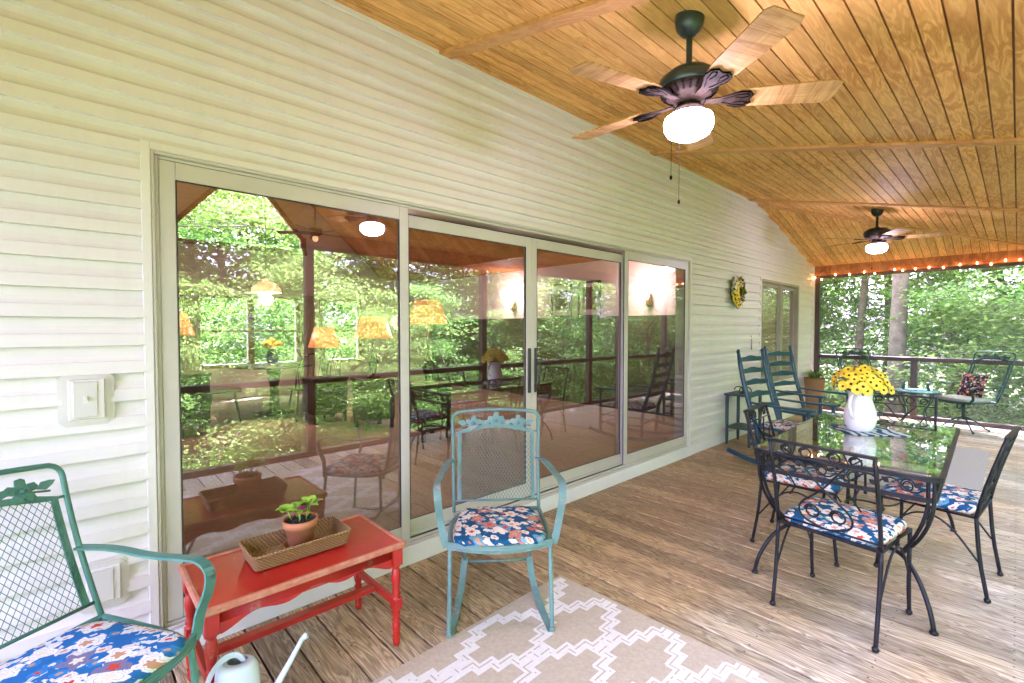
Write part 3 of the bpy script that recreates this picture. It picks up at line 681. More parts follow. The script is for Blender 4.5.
def mesh_chair(name,label,loc,rz,mat,padmat,kind,group,lean=.20,H=.97,W=.235,pillow=False,pedestal=False,armz=.645,coverpad='pad'):
    t=thing(name,label,'chair',loc,rz,group); S=.415
    BX=-.21
    def bp(y,z):  # point on back plane
        f=(z-S)/(H-S); return (BX-lean*f-.02*math.sin(f*PI),y,z)
    # frame of seat
    mb=MB(); front=[(.21,-W-.01,S),(.245,-W*.6,S-.004),(.262,0,S-.008),(.245,W*.6,S-.004),(.21,W+.01,S)]
    loop=smooth([(BX,W,S),(BX,-W,S)]+front+[(BX,W,S)],2)
    mb.tube(loop[:-1],.012,8,True); mb.tube(smooth(front,2),1,flat=(.012,.035))
    obj('seat_frame',mb,mat,t)
    mb=MB(); diamond(mb,(BX+.01,-W,S+.002),(1,0,0),(0,1,0),.44,2*W,lambda u,v:u<.43-(abs(v-W)/W)**2*.03,.024)
    obj('seat_mesh',mb,mat,t)
    # outer back frame with rounded corners
    mb=MB(); Wt=W+.008; r_=.045
    pts=[bp(-W,S-.01)]+[bp(-W-(Wt-W)*k/6,S+(H-r_-S)*k/6) for k in range(1,7)]
    for k in range(1,6): a=PI-PI/2*k/5; pts.append(bp(-Wt+r_+r_*math.cos(a),H-r_+r_*math.sin(a)))
    for k in range(1,8): y=(-Wt+r_)+(2*(Wt-r_))*k/8; pts.append(bp(y,H+.012*math.sin(PI*k/8)))
    for k in range(0,6): a=PI/2-PI/2*k/5; pts.append(bp(Wt-r_+r_*math.cos(a),H-r_+r_*math.sin(a)))
    pts+=[bp(W+(Wt-W)*k/6,S+(H-r_-S)*k/6) for k in range(5,0,-1)]+[bp(W,S-.01)]
    mb.tube(pts,.0095,8); obj('back_frame',mb,mat,t)
    # inner frame
    mb=MB(); wi=W-.03; zt=H-.115; zb=S+.05
    topi=[bp(-wi+2*wi*k/10,zt+.035*math.sin(PI*k/10)) for k in range(11)]
    mb.tube([bp(-wi,zb)]+[bp(-wi,zb+(zt-zb)*k/5) for k in range(1,5)]+topi+[bp(wi,zt-(zt-zb)*k/5) for k in range(1,6)],1,flat=(.022,.006),up=(1,0,0))
    mb.tube([bp(-W,zb),bp(W,zb)],.006,6); mb.tube([bp(-W,zt),bp(-wi,zt)],.005,6); mb.tube([bp(W,zt),bp(wi,zt)],.005,6)
    obj('inner_back_frame',mb,mat,t)
    mb=MB(); V=(Vector(bp(0,zt+.035))-Vector(bp(0,zb))); hh=V.length; V.normalize()
    diamond(mb,Vector(bp(-wi,zb))+Vector((.0,0,0)),(0,1,0),V,2*wi,hh,lambda u,v:v<hh-.035*(1-math.sin(PI*min(1,max(0,u/(2*wi)))))-.0,(.018 if lean<.1 else .021) if not pedestal else .05)
    obj('back_mesh',mb,mat,t)
    mb=MB(); Nn=V.cross(Vector((0,1,0))).normalized(); Nn=-Nn if Nn.x<0 else Nn; Uv=Vector((0,1,0))
    for yy,zz,r_ in ((-.125,H-.066,.045),(0,H-.052,.049),(.125,H-.066,.045)):
        flower_cutout(mb,bp(yy,zz),Uv,V,Nn,r_)
    for yy,dy in ((-.165,-1),(-.085,1),(-.04,-1),(.04,1),(.085,-1),(.165,1)):
        leaf_cutout(mb,bp(yy,H-.070),(0,dy,.35),Nn,.055,.016)
    mb.tube([bp(-.2+.4*k/10,H-.085+.025*math.sin(PI*k/10)) for k in range(11)],.004,5)
    obj('flower_ornament',mb,mat,t)
    for s_ in (-1,1):
        mb=MB(); a0=Vector(bp(s_*W,armz+.015))
        pts=smooth([a0,(BX+.02,s_*(W+.03),armz+.02),(-.05,s_*(W+.055),armz),(.10,s_*(W+.06),armz+.012),(.185,s_*(W+.06),armz+.018),(.232,s_*(W+.055),armz-.015),(.225,s_*(W+.05),armz-.08),(.19,s_*(W+.045),armz-.15),(.205,s_*(W+.025),S+.02),(.20,s_*(W+.015),S-.01)],2)
        mb.tube(pts,1,flat=(.034,.008),up=(0,0,1)); obj('arm',mb,mat,t)
    if not pedestal:
        for s_ in (-1,1):
            mb=MB(); mb.tube(smooth([(.205,s_*W,S-.01),(.225,s_*(W),.26),(.235,s_*(W+.005),.02)],2),.0105,8); mb.ball((.235,s_*(W+.005),.012),.016,6); obj('leg',mb,mat,t)
            mb=MB(); yi=s_*(W-.06); mb.tube([(-.16,yi,S-.01),(-.165,yi,.16)],.0105,8); obj('leg',mb,mat,t)
            mb=MB(); mb.tube(smooth([(.25,s_*(W+.0),.010),(.1,s_*(W-.02),.008),(-.1,s_*(W-.045),.05),(-.165,yi,.17)],2),1,flat=(.034,.010)); obj('runner',mb,mat,t)
        mb=MB(); mb.tube([(-.163,-(W-.06),.15),(-.163,W-.06,.15)],.007,6); obj('stretcher',mb,mat,t)
    else:
        mb=MB(); mb.tube([(0,0,.16),(0,0,S-.02)],.022,10); mb.tube([(-.12,0,S-.03),(.12,0,S-.03)],.012,6); mb.tube([(0,-.15,S-.03),(0,.15,S-.03)],.012,6)
        mb.tube(spiral((.06,0,S-.08),.045,.03,0,2,(1,0,0),(0,0,1)),.007,6); obj('pedestal',mb,mat,t)
        mb=MB(); mb.tube([(.14*math.cos(2*PI*k/16),.14*math.sin(2*PI*k/16),.10) for k in range(16)],.007,6,True); obj('base_ring',mb,mat,t)
        for k in range(4):
            a=PI/4+PI/2*k+.3; c,s_=math.cos(a),math.sin(a)
            mb=MB(); mb.tube(smooth([(0,0,.19),(c*.1,s_*.1,.16),(c*.2,s_*.2,.07),(c*.28,s_*.28,.012)],2),.010,6); mb.ball((c*.28,s_*.28,.014),.017,6); obj('leg',mb,mat,t)
    if padmat is not None:
        if pedestal: pad=seat_pad(W-.015,W-.005,BX+.03,.235,.045,.3)
        else: pad=seat_pad(W-.04,W-.005,BX+.03,.25,.028,.38)
        o=obj('seat_cushion',pad,padmat,None); 
        o.location=(0,0,S+.006); o.parent=t
    if pillow: pass
    return t
G='mesh backed green patio chairs'
mesh_chair('patio_chair','turquoise mesh rocking chair with faded floral pad facing striped light',(.704,1.587,0),R(-38.7),M['turq'],M['floral'],0,G,lean=.06,H=.951,armz=.672)['label']='weathered turquoise mesh chair with round floral pad between red bench and rug'
mesh_chair('patio_chair','deep green mesh chair with bright blue floral pad, nearest the camera',(.635,-.036,0),R(29),M['teal'],M['floral2'],0,G,lean=.218,H=.935,armz=.629)
mesh_chair('patio_chair','dark green swivel chair with black floral pillow before the end screen',(2.0,9.08,0),R(232),M['darkgreen'],M['cushgreen'],0,G,lean=.26,H=1.08,W=.25,pedestal=True,armz=.62)
mesh_chair('patio_chair','dark teal swivel chair partly hidden behind the yellow flowers',(.98,9.0,0),R(-45),M['darkgreen'],M['cushgreen'],0,G,lean=.26,H=1.08,W=.25,pedestal=True,armz=.62)
# pillow on the far swivel chair
mb=MB(); n=10; vs=[]
for s_ in (1,-1):
    for i in range(n+1):
        for j in range(n+1):
            u=i/n*2-1; v=j/n*2-1; b=max(0,(1-u**4)*(1-v**4))**.5
            vs.append((s_*.055*b,u*.17*(1-.06*(1-v*v)),v*.17*(1-.06*(1-u*u))))
fs=[]
for k in range(2):
    o=k*(n+1)**2
    for i in range(n):
        for j in range(n): q=(o+i*(n+1)+j,o+(i+1)*(n+1)+j,o+(i+1)*(n+1)+j+1,o+i*(n+1)+j+1); fs.append(q if k==0 else q[::-1])
mb.add(vs,fs,True)
o=obj('throw_pillow',mb,M['pillow']); a=R(232); o.location=(2.0-.13*math.cos(a),9.08-.13*math.sin(a),.62); o.rotation_euler=(0,R(-18),a)
tag(o,'dark floral throw pillow leaning on far green swivel chair','pillow')

# ---------------------------------------------------------------- red bench with turned legs
bx0,bx1,by0,by1,bh=.205,.655,.305,1.085,.47
t=thing('bench_table','low red distressed bench with turned legs holding wicker basket','bench',((bx0+bx1)/2,(by0+by1)/2,0))
hx,hy=(bx1-bx0)/2,(by1-by0)/2
mb=MB(); mb.box((-hx+.02,-hy+.02,bh-.010),(hx-.02,hy-.02,bh-.006)); mb.box((-hx+.02,-hy+.02,bh-.024),(hx-.02,hy-.02,bh-.0105)); top=obj('bench_top',mb,M['red'],t)
mb=MB(); frame_=[(-hx,-hy),(hx,hy)]
mb.box((-hx,-hy,bh-.026),(-hx+.022,hy,bh),None,.006); mb.box((hx-.022,-hy,bh-.026),(hx,hy,bh),None,.006); mb.box((-hx+.022,-hy,bh-.026),(hx-.022,-hy+.022,bh-.001),None,.006); mb.box((-hx+.022,hy-.022,bh-.026),(hx-.022,hy,bh-.001),None,.006)
obj('top_edge',mb,M['redwear'],t)
def apron(L,M_):
    mb=MB(); pts=[(-L,0),(-L,-.075)]
    n=40
    for i in range(n+1):
        f=i/n; x=-L+.03+(2*L-.06)*f; s_=abs(2*f-1)
        z=-.045-.028*(s_**2)+.012*math.cos(s_*PI*3)
        pts.append((x,z))
    pts+=[(L,-.075),(L,0)]
    vs=[(x,-.008,z) for x,z in pts]+[(x,.008,z) for x,z in pts]; m=len(pts)
    fs=[]
    for i in range(1,m-2): fs+= [(i,i+1,m+i+1,m+i)]
    # faces as quads against top line
    tv=len(vs); vs+= [(x,-.008,0) for x,z in pts]+[(x,.008,0) for x,z in pts]
    for i in range(1,m-2): fs+=[(i,tv+i,tv+i+1,i+1),(m+i,m+i+1,tv+m+i+1,tv+m+i)]
    for k in range(9):  # reeded band
        z=-.006-k*.0045; mb.tube([(-L+.01,.009,z),(L-.01,.009,z)],.0020,4)
    mb.add(vs,fs,False)
    mb.v=[tuple(M_@Vector(p)) for p in mb.v]; return mb
for s_ in (-1,1):
    obj('apron',apron(hy-.035,Matrix.Translation((s_*(hx-.035),0,bh-.027))@Matrix.Rotation(-s_*PI/2,4,'Z')),M['red'],t)
    obj('apron',apron(hx-.035,Matrix.Translation((0,s_*(hy-.035),bh-.027))@Matrix.Rotation(0 if s_>0 else PI,4,'Z')),M['red'],t)
prof=[(.001,0),(.012,0),(.015,.01),(.017,.03),(.013,.035),(.019,.045),(.013,.055),(.018,.07),(.019,.10),(.013,.108),(.020,.118),(.013,.128),(.017,.14),(.021,.16),(.021,.165)]
prof2=[(.021,.215),(.014,.225),(.021,.235),(.015,.245),(.017,.27),(.022,.31),(.017,.345),(.013,.35),(.021,.36),(.021,.365)]
for sx in (-1,1):
    for sy in (-1,1):
        mb=MB(); c=(sx*(hx-.035),sy*(hy-.035),0); mb.lathe(prof,c,14); mb.lathe(prof2,c,14)
        mb.box((c[0]-.021,c[1]-.021,.165),(c[0]+.021,c[1]+.021,.215),None,.003); mb.box((c[0]-.023,c[1]-.023,.365),(c[0]+.023,c[1]+.023,bh-.027),None,.003)
        obj('leg',mb,M['red'],t)
mb=MB()
for s_ in (-1,1): mb.box((-hx+.056,s_*(hy-.035)-.012,.175),(hx-.056,s_*(hy-.035)+.012,.205),None,.003)
mb.box((-.022,-(hy-.048),.178),(.022,hy-.048,.202),None,.003); obj('stretcher',mb,M['red'],t)
# wicker basket
t=thing('wicker_basket','shallow rectangular wicker tray basket on red bench','basket',(.405,.70,bh),0)
def tray(mb,hx,hy,h,fl,n=6,th=.008):
    def rr(hx,hy,r=.02):
        out=[]
        for cx,cy,a0 in ((hx-r,hy-r,0),(-hx+r,hy-r,PI/2),(-hx+r,-hy+r,PI),(hx-r,-hy+r,3*PI/2)):
            for k in range(5): a=a0+PI/2*k/4; out.append((cx+r*math.cos(a),cy+r*math.sin(a)))
        return out
    A=rr(hx-fl,hy-fl); B=rr(hx,hy); C=rr(hx-th,hy-th); D=rr(hx-fl-th,hy-fl-th); m=len(A)
    vs=[(x,y,.001) for x,y in A]+[(x,y,h) for x,y in B]+[(x,y,h) for x,y in C]+[(x,y,.009) for x,y in D]
    fs=[(r*m+i,r*m+(i+1)%m,(r+1)*m+(i+1)%m,(r+1)*m+i) for r in range(3) for i in range(m)]+[tuple(range(m-1,-1,-1)),tuple(range(3*m,4*m))]
    mb.add(vs,fs,False); return B
mb=MB(); B=tray(mb,.105,.20,.058,.014); obj('basket_body',mb,M['wicker'],t)
mb=MB(); mb.tube([(x*.985,y*.992,.060) for x,y in B],.0058,6,True); obj('rim',mb,M['wicker'],t)
# pot + plant
pz=bh+.0105
t=thing('potted_plant','lime coleus seedling in terracotta pot standing in wicker basket','potted plant',(.405,.715,pz))
mb=MB(); mb.lathe([(.001,0),(.062,0),(.070,.018),(.066,.018),(.058,.006),(.001,.006)],n=28); obj('saucer',mb,M['terra'],t)
mb=MB(); mb.lathe([(.001,.007),(.046,.007),(.062,.092),(.069,.092),(.072,.124),(.064,.124),(.060,.10),(.058,.098)],n=28); obj('pot',mb,M['terra'],t)
mb=MB(); mb.lathe([(.06,.108),(.045,.114),(.02,.117),(.001,.116)],n=20)
for k in range(50):
    a=random.uniform(0,2*PI); r_=.055*math.sqrt(random.random()); mb.ball((r_*math.cos(a),r_*math.sin(a),.116),random.uniform(.004,.009),4)
obj('soil',mb,M['soil'],t)
def bigleaf(mb,base,d,L,w,curl=.3):
    base=Vector(base); d=Vector(d).normalized(); side=d.cross(Vector((0,0,1))); side=side.normalized() if side.length>.01 else Vector((1,0,0)); up=side.cross(d).normalized()
    n=6; L_=[];Rr=[];C=[]
    for i in range(n+1):
        f=i/n; ww=w*math.sin(PI*min(1,f*.93+.07))**.8*(1 if i%2 else .9); p=base+d*L*f+up*(math.sin(f*PI*.6)*L*curl*.3)-Vector((0,0,1))*(f*f*L*curl*.5)
        C.append(p); L_.append(p+side*ww+up*ww*.35); Rr.append(p-side*ww+up*ww*.35)
    vs=L_+C+Rr; m=n+1
    mb.add(vs,[(i,i+1,m+i+1,m+i) for i in range(n)]+[(m+i,m+i+1,2*m+i+1,2*m+i) for i in range(n)],True)
mb=MB(); mb2=MB()
for (sx_,sy_,h_,nn) in ((-.02,-.03,.05,5),(.01,.02,.075,6),(.02,-.01,.055,5),(-.015,.035,.06,5),(0,0,.065,4)):
    b=Vector((sx_,sy_,.115)); tp=b+Vector((sx_*.4,sy_*.5,h_)); mb.tube([b,tp],.0022,5)
    for k in range(nn):
        a=2*PI*k/nn+random.random(); e=random.uniform(.1,.9)
        bigleaf(mb2 if (k+int(h_*1000))%7==0 else mb,tp-Vector((0,0,.02*random.random())),(math.cos(a),math.sin(a),e),random.uniform(.045,.065),random.uniform(.018,.024))
obj('leaves',mb,M['lime'],t); obj('dark_leaves',mb2,M['purple'],t)
# watering can
t=thing('watering_can','pale blue metal watering can on deck in front of red bench','watering can',(.70,.40,0),R(62)); t.scale=(.85,.85,1.1)
mb=MB(); mb.lathe([(.001,0),(.078,0),(.080,.01),(.074,.20),(.070,.235),(.060,.252),(.035,.262),(.034,.258),(.058,.247)],n=28,sx=1.1,sy=.85); obj('body',mb,M['can'],t)
mb=MB(); mb.tube([(.06,0,.06),(.13,0,.14),(.20,0,.235),(.245,0,.300)],[.017,.014,.010,.0085],10); mb.tube([(.243,0,.297),(.262,0,.308)],[.0085,.012],10); obj('spout',mb,M['can'],t)
mb=MB(); mb.tube(smooth([(.03,0,.25),(.0,0,.285),(-.06,0,.27),(-.115,0,.20),(-.105,0,.12),(-.078,0,.10)],2),1,flat=(.018,.005),up=(0,1,0)); obj('handle',mb,M['can'],t)

# ---------------------------------------------------------------- rugs
def pattern_rug():
    c_=.007; nx,ny=int(1.62/c_),int(2.45/c_)
    W_,H_=nx*c_,ny*c_
    # lattice of stepped diamonds; half periods
    px,py=.335,.60; steps=4
    g=np.zeros((nx,ny),bool)
    X0,Y0=np.meshgrid((np.arange(nx)+.5)*c_,(np.arange(ny)+.5)*c_,indexing='ij')
    sx=px/2/steps; sy=py/2/steps
    def dist_stair(d,sgn):
        X=X0+sgn*d; Y=Y0-d; i=np.floor(X/sx); yy=Y/sy; phase=0
        # staircase: level = i (per x step) -> horizontal at y=level, vertical between
        per=2*steps
        best=np.full(X0.shape,9.)
        for off in (-1,0,1):
            tt=(yy-sgn*i-phase)%per; tt=np.minimum(tt,per-tt)
            best=np.minimum(best,np.abs(tt)*sy)
        # vertical parts: at x=k*sx between levels
        k=np.round(X/sx); dx=np.abs(X-k*sx)
        tt=(yy-sgn*(k-.5)-phase)%per; tt=np.where(tt>per/2,tt-per,tt)
        over=np.maximum(np.abs(tt)-.5,0)*sy
        return np.minimum(best,np.hypot(dx,over))
    for sgn in (1,-1):
        for ph in (-.017,.0,.017):
            g|=dist_stair(ph,sgn)<.0071
    g[:3,:]=False; g[-3:,:]=False; g[:,:3]=False; g[:,-3:]=False
    return g,c_,nx,ny
g,c_,nx,ny=pattern_rug()
mb=MB(); top=.009
for i in range(nx):
    j=0
    while j<ny:
        k=j
        while k<ny and g[i,k]==g[i,j]: k+=1
        mb.mi=1 if g[i,j] else 0
        mb.quad((i*c_,-j*c_,top),(i*c_,-k*c_,top),((i+1)*c_,-k*c_,top),((i+1)*c_,-j*c_,top)); j=k
mb.mi=0; Wx,Wy=nx*c_,ny*c_
for a,b in (((0,0),(0,-Wy)),((0,-Wy),(Wx,-Wy)),((Wx,-Wy),(Wx,0)),((Wx,0),(0,0))): mb.quad((a[0],a[1],0.002),(b[0],b[1],.002),(b[0],b[1],top),(a[0],a[1],top))
o=obj('area_rug',mb,[M['rugb'],M['rugw']]); o.location=(.735,2.03,0.0); o.rotation_euler=(0,0,R(1.5))
tag(o,'beige woven rug with white stepped zigzag trellis in front of chair','rug')
mb=MB(); mb.box((0,0,.002),(.98,2.4,.010),None,.003); o=obj('runner_rug',mb,M['rug2']); o.location=(1.33,5.3,0)
tag(o,'pale grey striped runner rug on deck beyond dining table','rug')

# ---------------------------------------------------------------- iron dining set
def iron_chair(label,loc,rz,first=True):
    t=thing('dining_chair',label,'chair',loc,rz,'iron dining chairs around the glass table')
    S=.43; H=.865; W=.218; I=M['iron']
    for s_ in (-1,1):
        mb=MB(); mb.tube(smooth([(-.25,s_*(W-.0),.012),(-.215,s_*W,.22),(-.20,s_*W,S)],1),.0095,8); mb.ball((-.25,s_*W,.013),.015,6); obj('leg',mb,I,t)
        mb=MB(); mb.tube(smooth([(.22,s_*(W+.0),.012),(.20,s_*W,.2),(.205,s_*W,S)],1),.0095,8); mb.ball((.22,s_*W,.013),.015,6); obj('leg',mb,I,t)
        mb=MB(); mb.tube(smooth([(-.212,s_*W,.20),(-.10,s_*W,.36),(0,s_*W,.405),(.10,s_*W,.36),(.205,s_*W,.20)],2),.0055,6); obj('side_brace',mb,I,t)
    mb=MB(); mb.tube([(-.20,-W,S),(.205,-W,S),(.205,W,S),(-.20,W,S)],1,closed=True,flat=(.02,.014)); 
    for k in range(5): mb.tube([(-.2,-W+W*2*(k+1)/6,S-.003),(.205,-W+W*2*(k+1)/6,S-.003)],.004,5)
    obj('seat_frame',mb,I,t)
    def bp(y,z): return (-.20-.105*((z-S)/(H-S))**1.2,y,z)
    mb=MB(); mb.tube([bp(-W,S)]+[bp(-W,S+(H-S)*k/5) for k in range(1,6)],.0095,8); mb.tube([bp(W,S)]+[bp(W,S+(H-S)*k/5) for k in range(1,6)],.0095,8)
    mb.tube([bp(-W-.005,H),bp(W+.005,H)],1,flat=(.022,.014)); mb.tube([bp(-W,S+.03),bp(W,S+.03)],.005,6)
    mb.tube([bp(-W,H-.075),bp(W,H-.075)],.0045,6); obj('back_frame',mb,I,t)
    mb=MB()
    for s_ in (-1,1):
        # heart scrolls rising from the seat, crossing, with curls at the top
        cv=[(s_*.02,S+.03),(s_*.11,S+.06),(s_*.115,S+.13),(s_*.03,S+.20),(-s_*.02,S+.255),(-s_*.06,S+.31),(-s_*.10,H-.08)]
        mb.tube([bp(y,z) for y,z,_ in [(p.x,p.y,0) for p in smooth([(a,b,0) for a,b in cv],2)]],.0052,6)
        for (cy,cz,r_) in ((s_*.055,S+.105,.034),(s_*.06,H-.038,.028),(s_*.145,H-.038,.026)):
            mb.tube([bp(cy+r_*math.cos(a)*(1-.35*a/9),cz+r_*math.sin(a)*(1-.35*a/9)) for a in [k*.42 for k in range(20)]],.0045,6)
        mb.tube([bp(s_*q,z) for q,z in ((.10,H-.01),(.12,H-.06),(.17,H-.02))],.004,5)
        mb.tube([bp(s_*q,z) for q,z in ((.205,H-.14),(.15,H-.16),(.12,H-.22),(.15,H-.27))],.0045,5)
    obj('back_scrollwork',mb,I,t)
    o=obj('seat_cushion',seat_pad(W-.012,W-.004,-.195,.215,.040,.22),M['floral'],t); o.location=(0,0,S+.008)
    return t
cA=iron_chair('black iron chair at near end of glass table, its back to camera',(1.915,2.83,0),R(83))
dup(cA,'black iron chair tucked on the side of table nearest the rocking chairs',(1.56,3.52,0),R(3))
dup(cA,'black iron chair pulled out on right side of the glass table',(2.19,3.68,0),R(175))
dup(cA,'black iron chair at far end of glass table, behind the white pitcher',(1.86,4.72,0),R(-88))
# table
TH=.73
t=thing('dining_table','rectangular glass topped black iron dining table with scroll apron','table',(1.85,3.69,0),R(1.5)); tx,ty=.40,.80; I=M['iron']
mb=MB(); r_=.04
def rrect(hx,hy,r,z,n=5):
    out=[]
    for cx,cy,a0 in ((hx-r,hy-r,0),(-hx+r,hy-r,PI/2),(-hx+r,-hy+r,PI),(hx-r,-hy+r,3*PI/2)):
        for k in range(n+1): a=a0+PI/2*k/n; out.append((cx+r*math.cos(a),cy+r*math.sin(a),z))
    return out
mb.tube(rrect(tx,ty,.05,TH-.012),1,closed=True,flat=(.024,.022)); mb.tube(rrect(tx-.012,ty-.012,.05,TH-.115),1,closed=True,flat=(.010,.022))
obj('top_frame',mb,I,t)
mb=MB(); mb.prism([(x,y) for x,y,z in rrect(tx-.004,ty-.004,.045,0)],(TH+.0005,TH+.007)); obj('glass_top',mb,M['tglass'],t)
def vine(L,M_,nrep):
    mb=MB(); 
    for k in range(nrep):
        c=-L+2*L*(k+.5)/nrep; w=L/nrep; s_=1 if k%2 else -1
        mb.tube([M_@Vector((c-w+2*w*i/12,0,-.062+s_*.028*math.sin(PI*i/12*2))) for i in range(13)],.0045,5)
        mb.tube([M_@Vector((c+.02*s_+math.cos(a)*.030*(1-.05*a),0,-.062+math.sin(a)*.034*(1-.05*a))) for a in [q*.45 for q in range(22)]],.004,5)
        for e in (-1,1):
            p=M_@Vector((c+e*w*.55,0,-.062)); q=M_@Vector((c+e*w*.55+.03*e,0,-.062+.025*s_)); nn=(M_.to_3x3()@Vector((0,1,0))).normalized()
            leaf_cutout(mb,p,q-p,nn,.04,.012)
    return mb
for s_ in (-1,1):
    obj('scroll_apron',vine(ty-.05,Matrix.Translation((s_*(tx-.012),0,TH))@Matrix.Rotation(PI/2,4,'Z'),8),I,t)
    obj('scroll_apron',vine(tx-.05,Matrix.Translation((0,s_*(ty-.012),TH)),4),I,t)
for sx in (-1,1):
    for sy in (-1,1):
        mb=MB(); X=sx*(tx-.02); Y=sy*(ty-.02)
        for o_ in (0,.022):
            mb.tube(smooth([(X-sx*o_,Y,TH-.02),(X-sx*o_,Y-sy*.005,.55),(X-sx*(.05+o_),Y-sy*.05,.40),(X-sx*(.12+o_*.2),Y-sy*.12,.295)],2),.0085,7)
        mb.tube(smooth([(X-sx*.20,Y-sy*.2,.275),(X-sx*.12,Y-sy*.12,.29),(X-sx*.05,Y-sy*.05,.21),(X-sx*.005,Y-sy*.0,.10),(X+sx*.01,Y+sy*.01,.015)],2),.0105,8)
        mb.lathe([(.001,0),(.018,0),(.018,.008),(.008,.018)],(X+sx*.01,Y+sy*.01,0),10); obj('leg',mb,I,t)
mb=MB()
mb.tube([(.10*math.cos(2*PI*k/24),.10*math.sin(2*PI*k/24),.29) for k in range(24)],.0065,6,True)
for sx in (-1,1):
    for sy in (-1,1): mb.tube(smooth([(sx*.07,sy*.07,.29),(sx*.12,sy*.25,.25),(sx*.16,sy*.45,.25),(sx*(tx-.22),sy*(ty-.22),.275)],2),.0065,6)
obj('stretcher_ring',mb,I,t)
# placemat, pitcher, flowers
mb=MB(); mb.box((-.17,-.15,0),(.17,.15,.005),None,.002); o=obj('placemat',mb,M['placemat']); o.location=(1.83,3.86,TH+.0085); o.rotation_euler=(0,0,R(40)); tag(o,'blue and white woven placemat beneath white pitcher','placemat')
pzt=TH+.0145
t=thing('pitcher','white ceramic pitcher holding yellow flowers on the glass table','pitcher',(1.795,3.82,pzt),R(78))
mb=MB(); n=32; prof=[(.001,0),(.062,0),(.068,.006),(.086,.045),(.092,.09),(.087,.135),(.074,.175),(.065,.21),(.068,.240),(.076,.262),(.071,.262),(.062,.24),(.059,.21),(.066,.175),(.08,.135)]
vs=[]
for r_,z in prof:
    for k in range(n):
        a=2*PI*k/n; lip=max(0,math.cos(a))**6*max(0,(z-.2)/.06)*.030; vs.append(((r_+lip)*math.cos(a),(r_)*math.sin(a),z+lip*.25))
mb.add(vs,[(i*n+k,i*n+(k+1)%n,(i+1)*n+(k+1)%n,(i+1)*n+k) for i in range(len(prof)-1) for k in range(n)],True); obj('body',mb,M['ceramic'],t)
mb=MB(); mb.tube(smooth([(-.068,0,.235),(-.10,0,.25),(-.14,0,.215),(-.145,0,.15),(-.11,0,.10),(-.085,0,.095)],2),.010,8); obj('handle',mb,M['ceramic'],t)
t=thing('flower_bouquet','bunch of yellow daisies with dark centres in white pitcher','flowers',(1.795,3.82,pzt+.235))
mb=MB(); d0=None; heads=[]
tries=0
while len(heads)<68 and tries<4000:
    tries+=1
    a=random.uniform(0,2*PI); e=math.acos(random.uniform(.08,1)); d=Vector((math.sin(e)*math.cos(a),math.sin(e)*math.sin(a),math.cos(e)))
    p=Vector((d.x*.16,d.y*.16,.03+d.z*.165))*random.uniform(.9,1.04)
    if all((p-q).length>.035 for q,_ in heads): heads.append((p,d))
for p,d in heads:
    dd=(d+Vector((.35,-.35,.25))*.55).normalized()
    mb.tube(smooth([(p.x*.18,p.y*.18,-.03),(p.x*.5,p.y*.5,p.z*.4),tuple(p-dd*.004)],1),.0018,4)
    if d0 is None: o=d0=obj('flower',daisy_mb(.031,13,.35),[M['petal'],M['eye']],t)
    else: o=d0.copy(); col.objects.link(o); o.parent=t
    o.matrix_local=orient(dd,p,random.random()*6)@Matrix.Scale(random.uniform(.82,1.12),4)
for k in range(60):
    a=random.uniform(0,2*PI); r_=random.uniform(.05,.15); bigleaf(mb,(r_*.5*math.cos(a),r_*.5*math.sin(a),.0+random.random()*.05),(math.cos(a),math.sin(a),random.uniform(.3,1.2)),.07,.009)
obj('stems',mb,M['stem'],t)

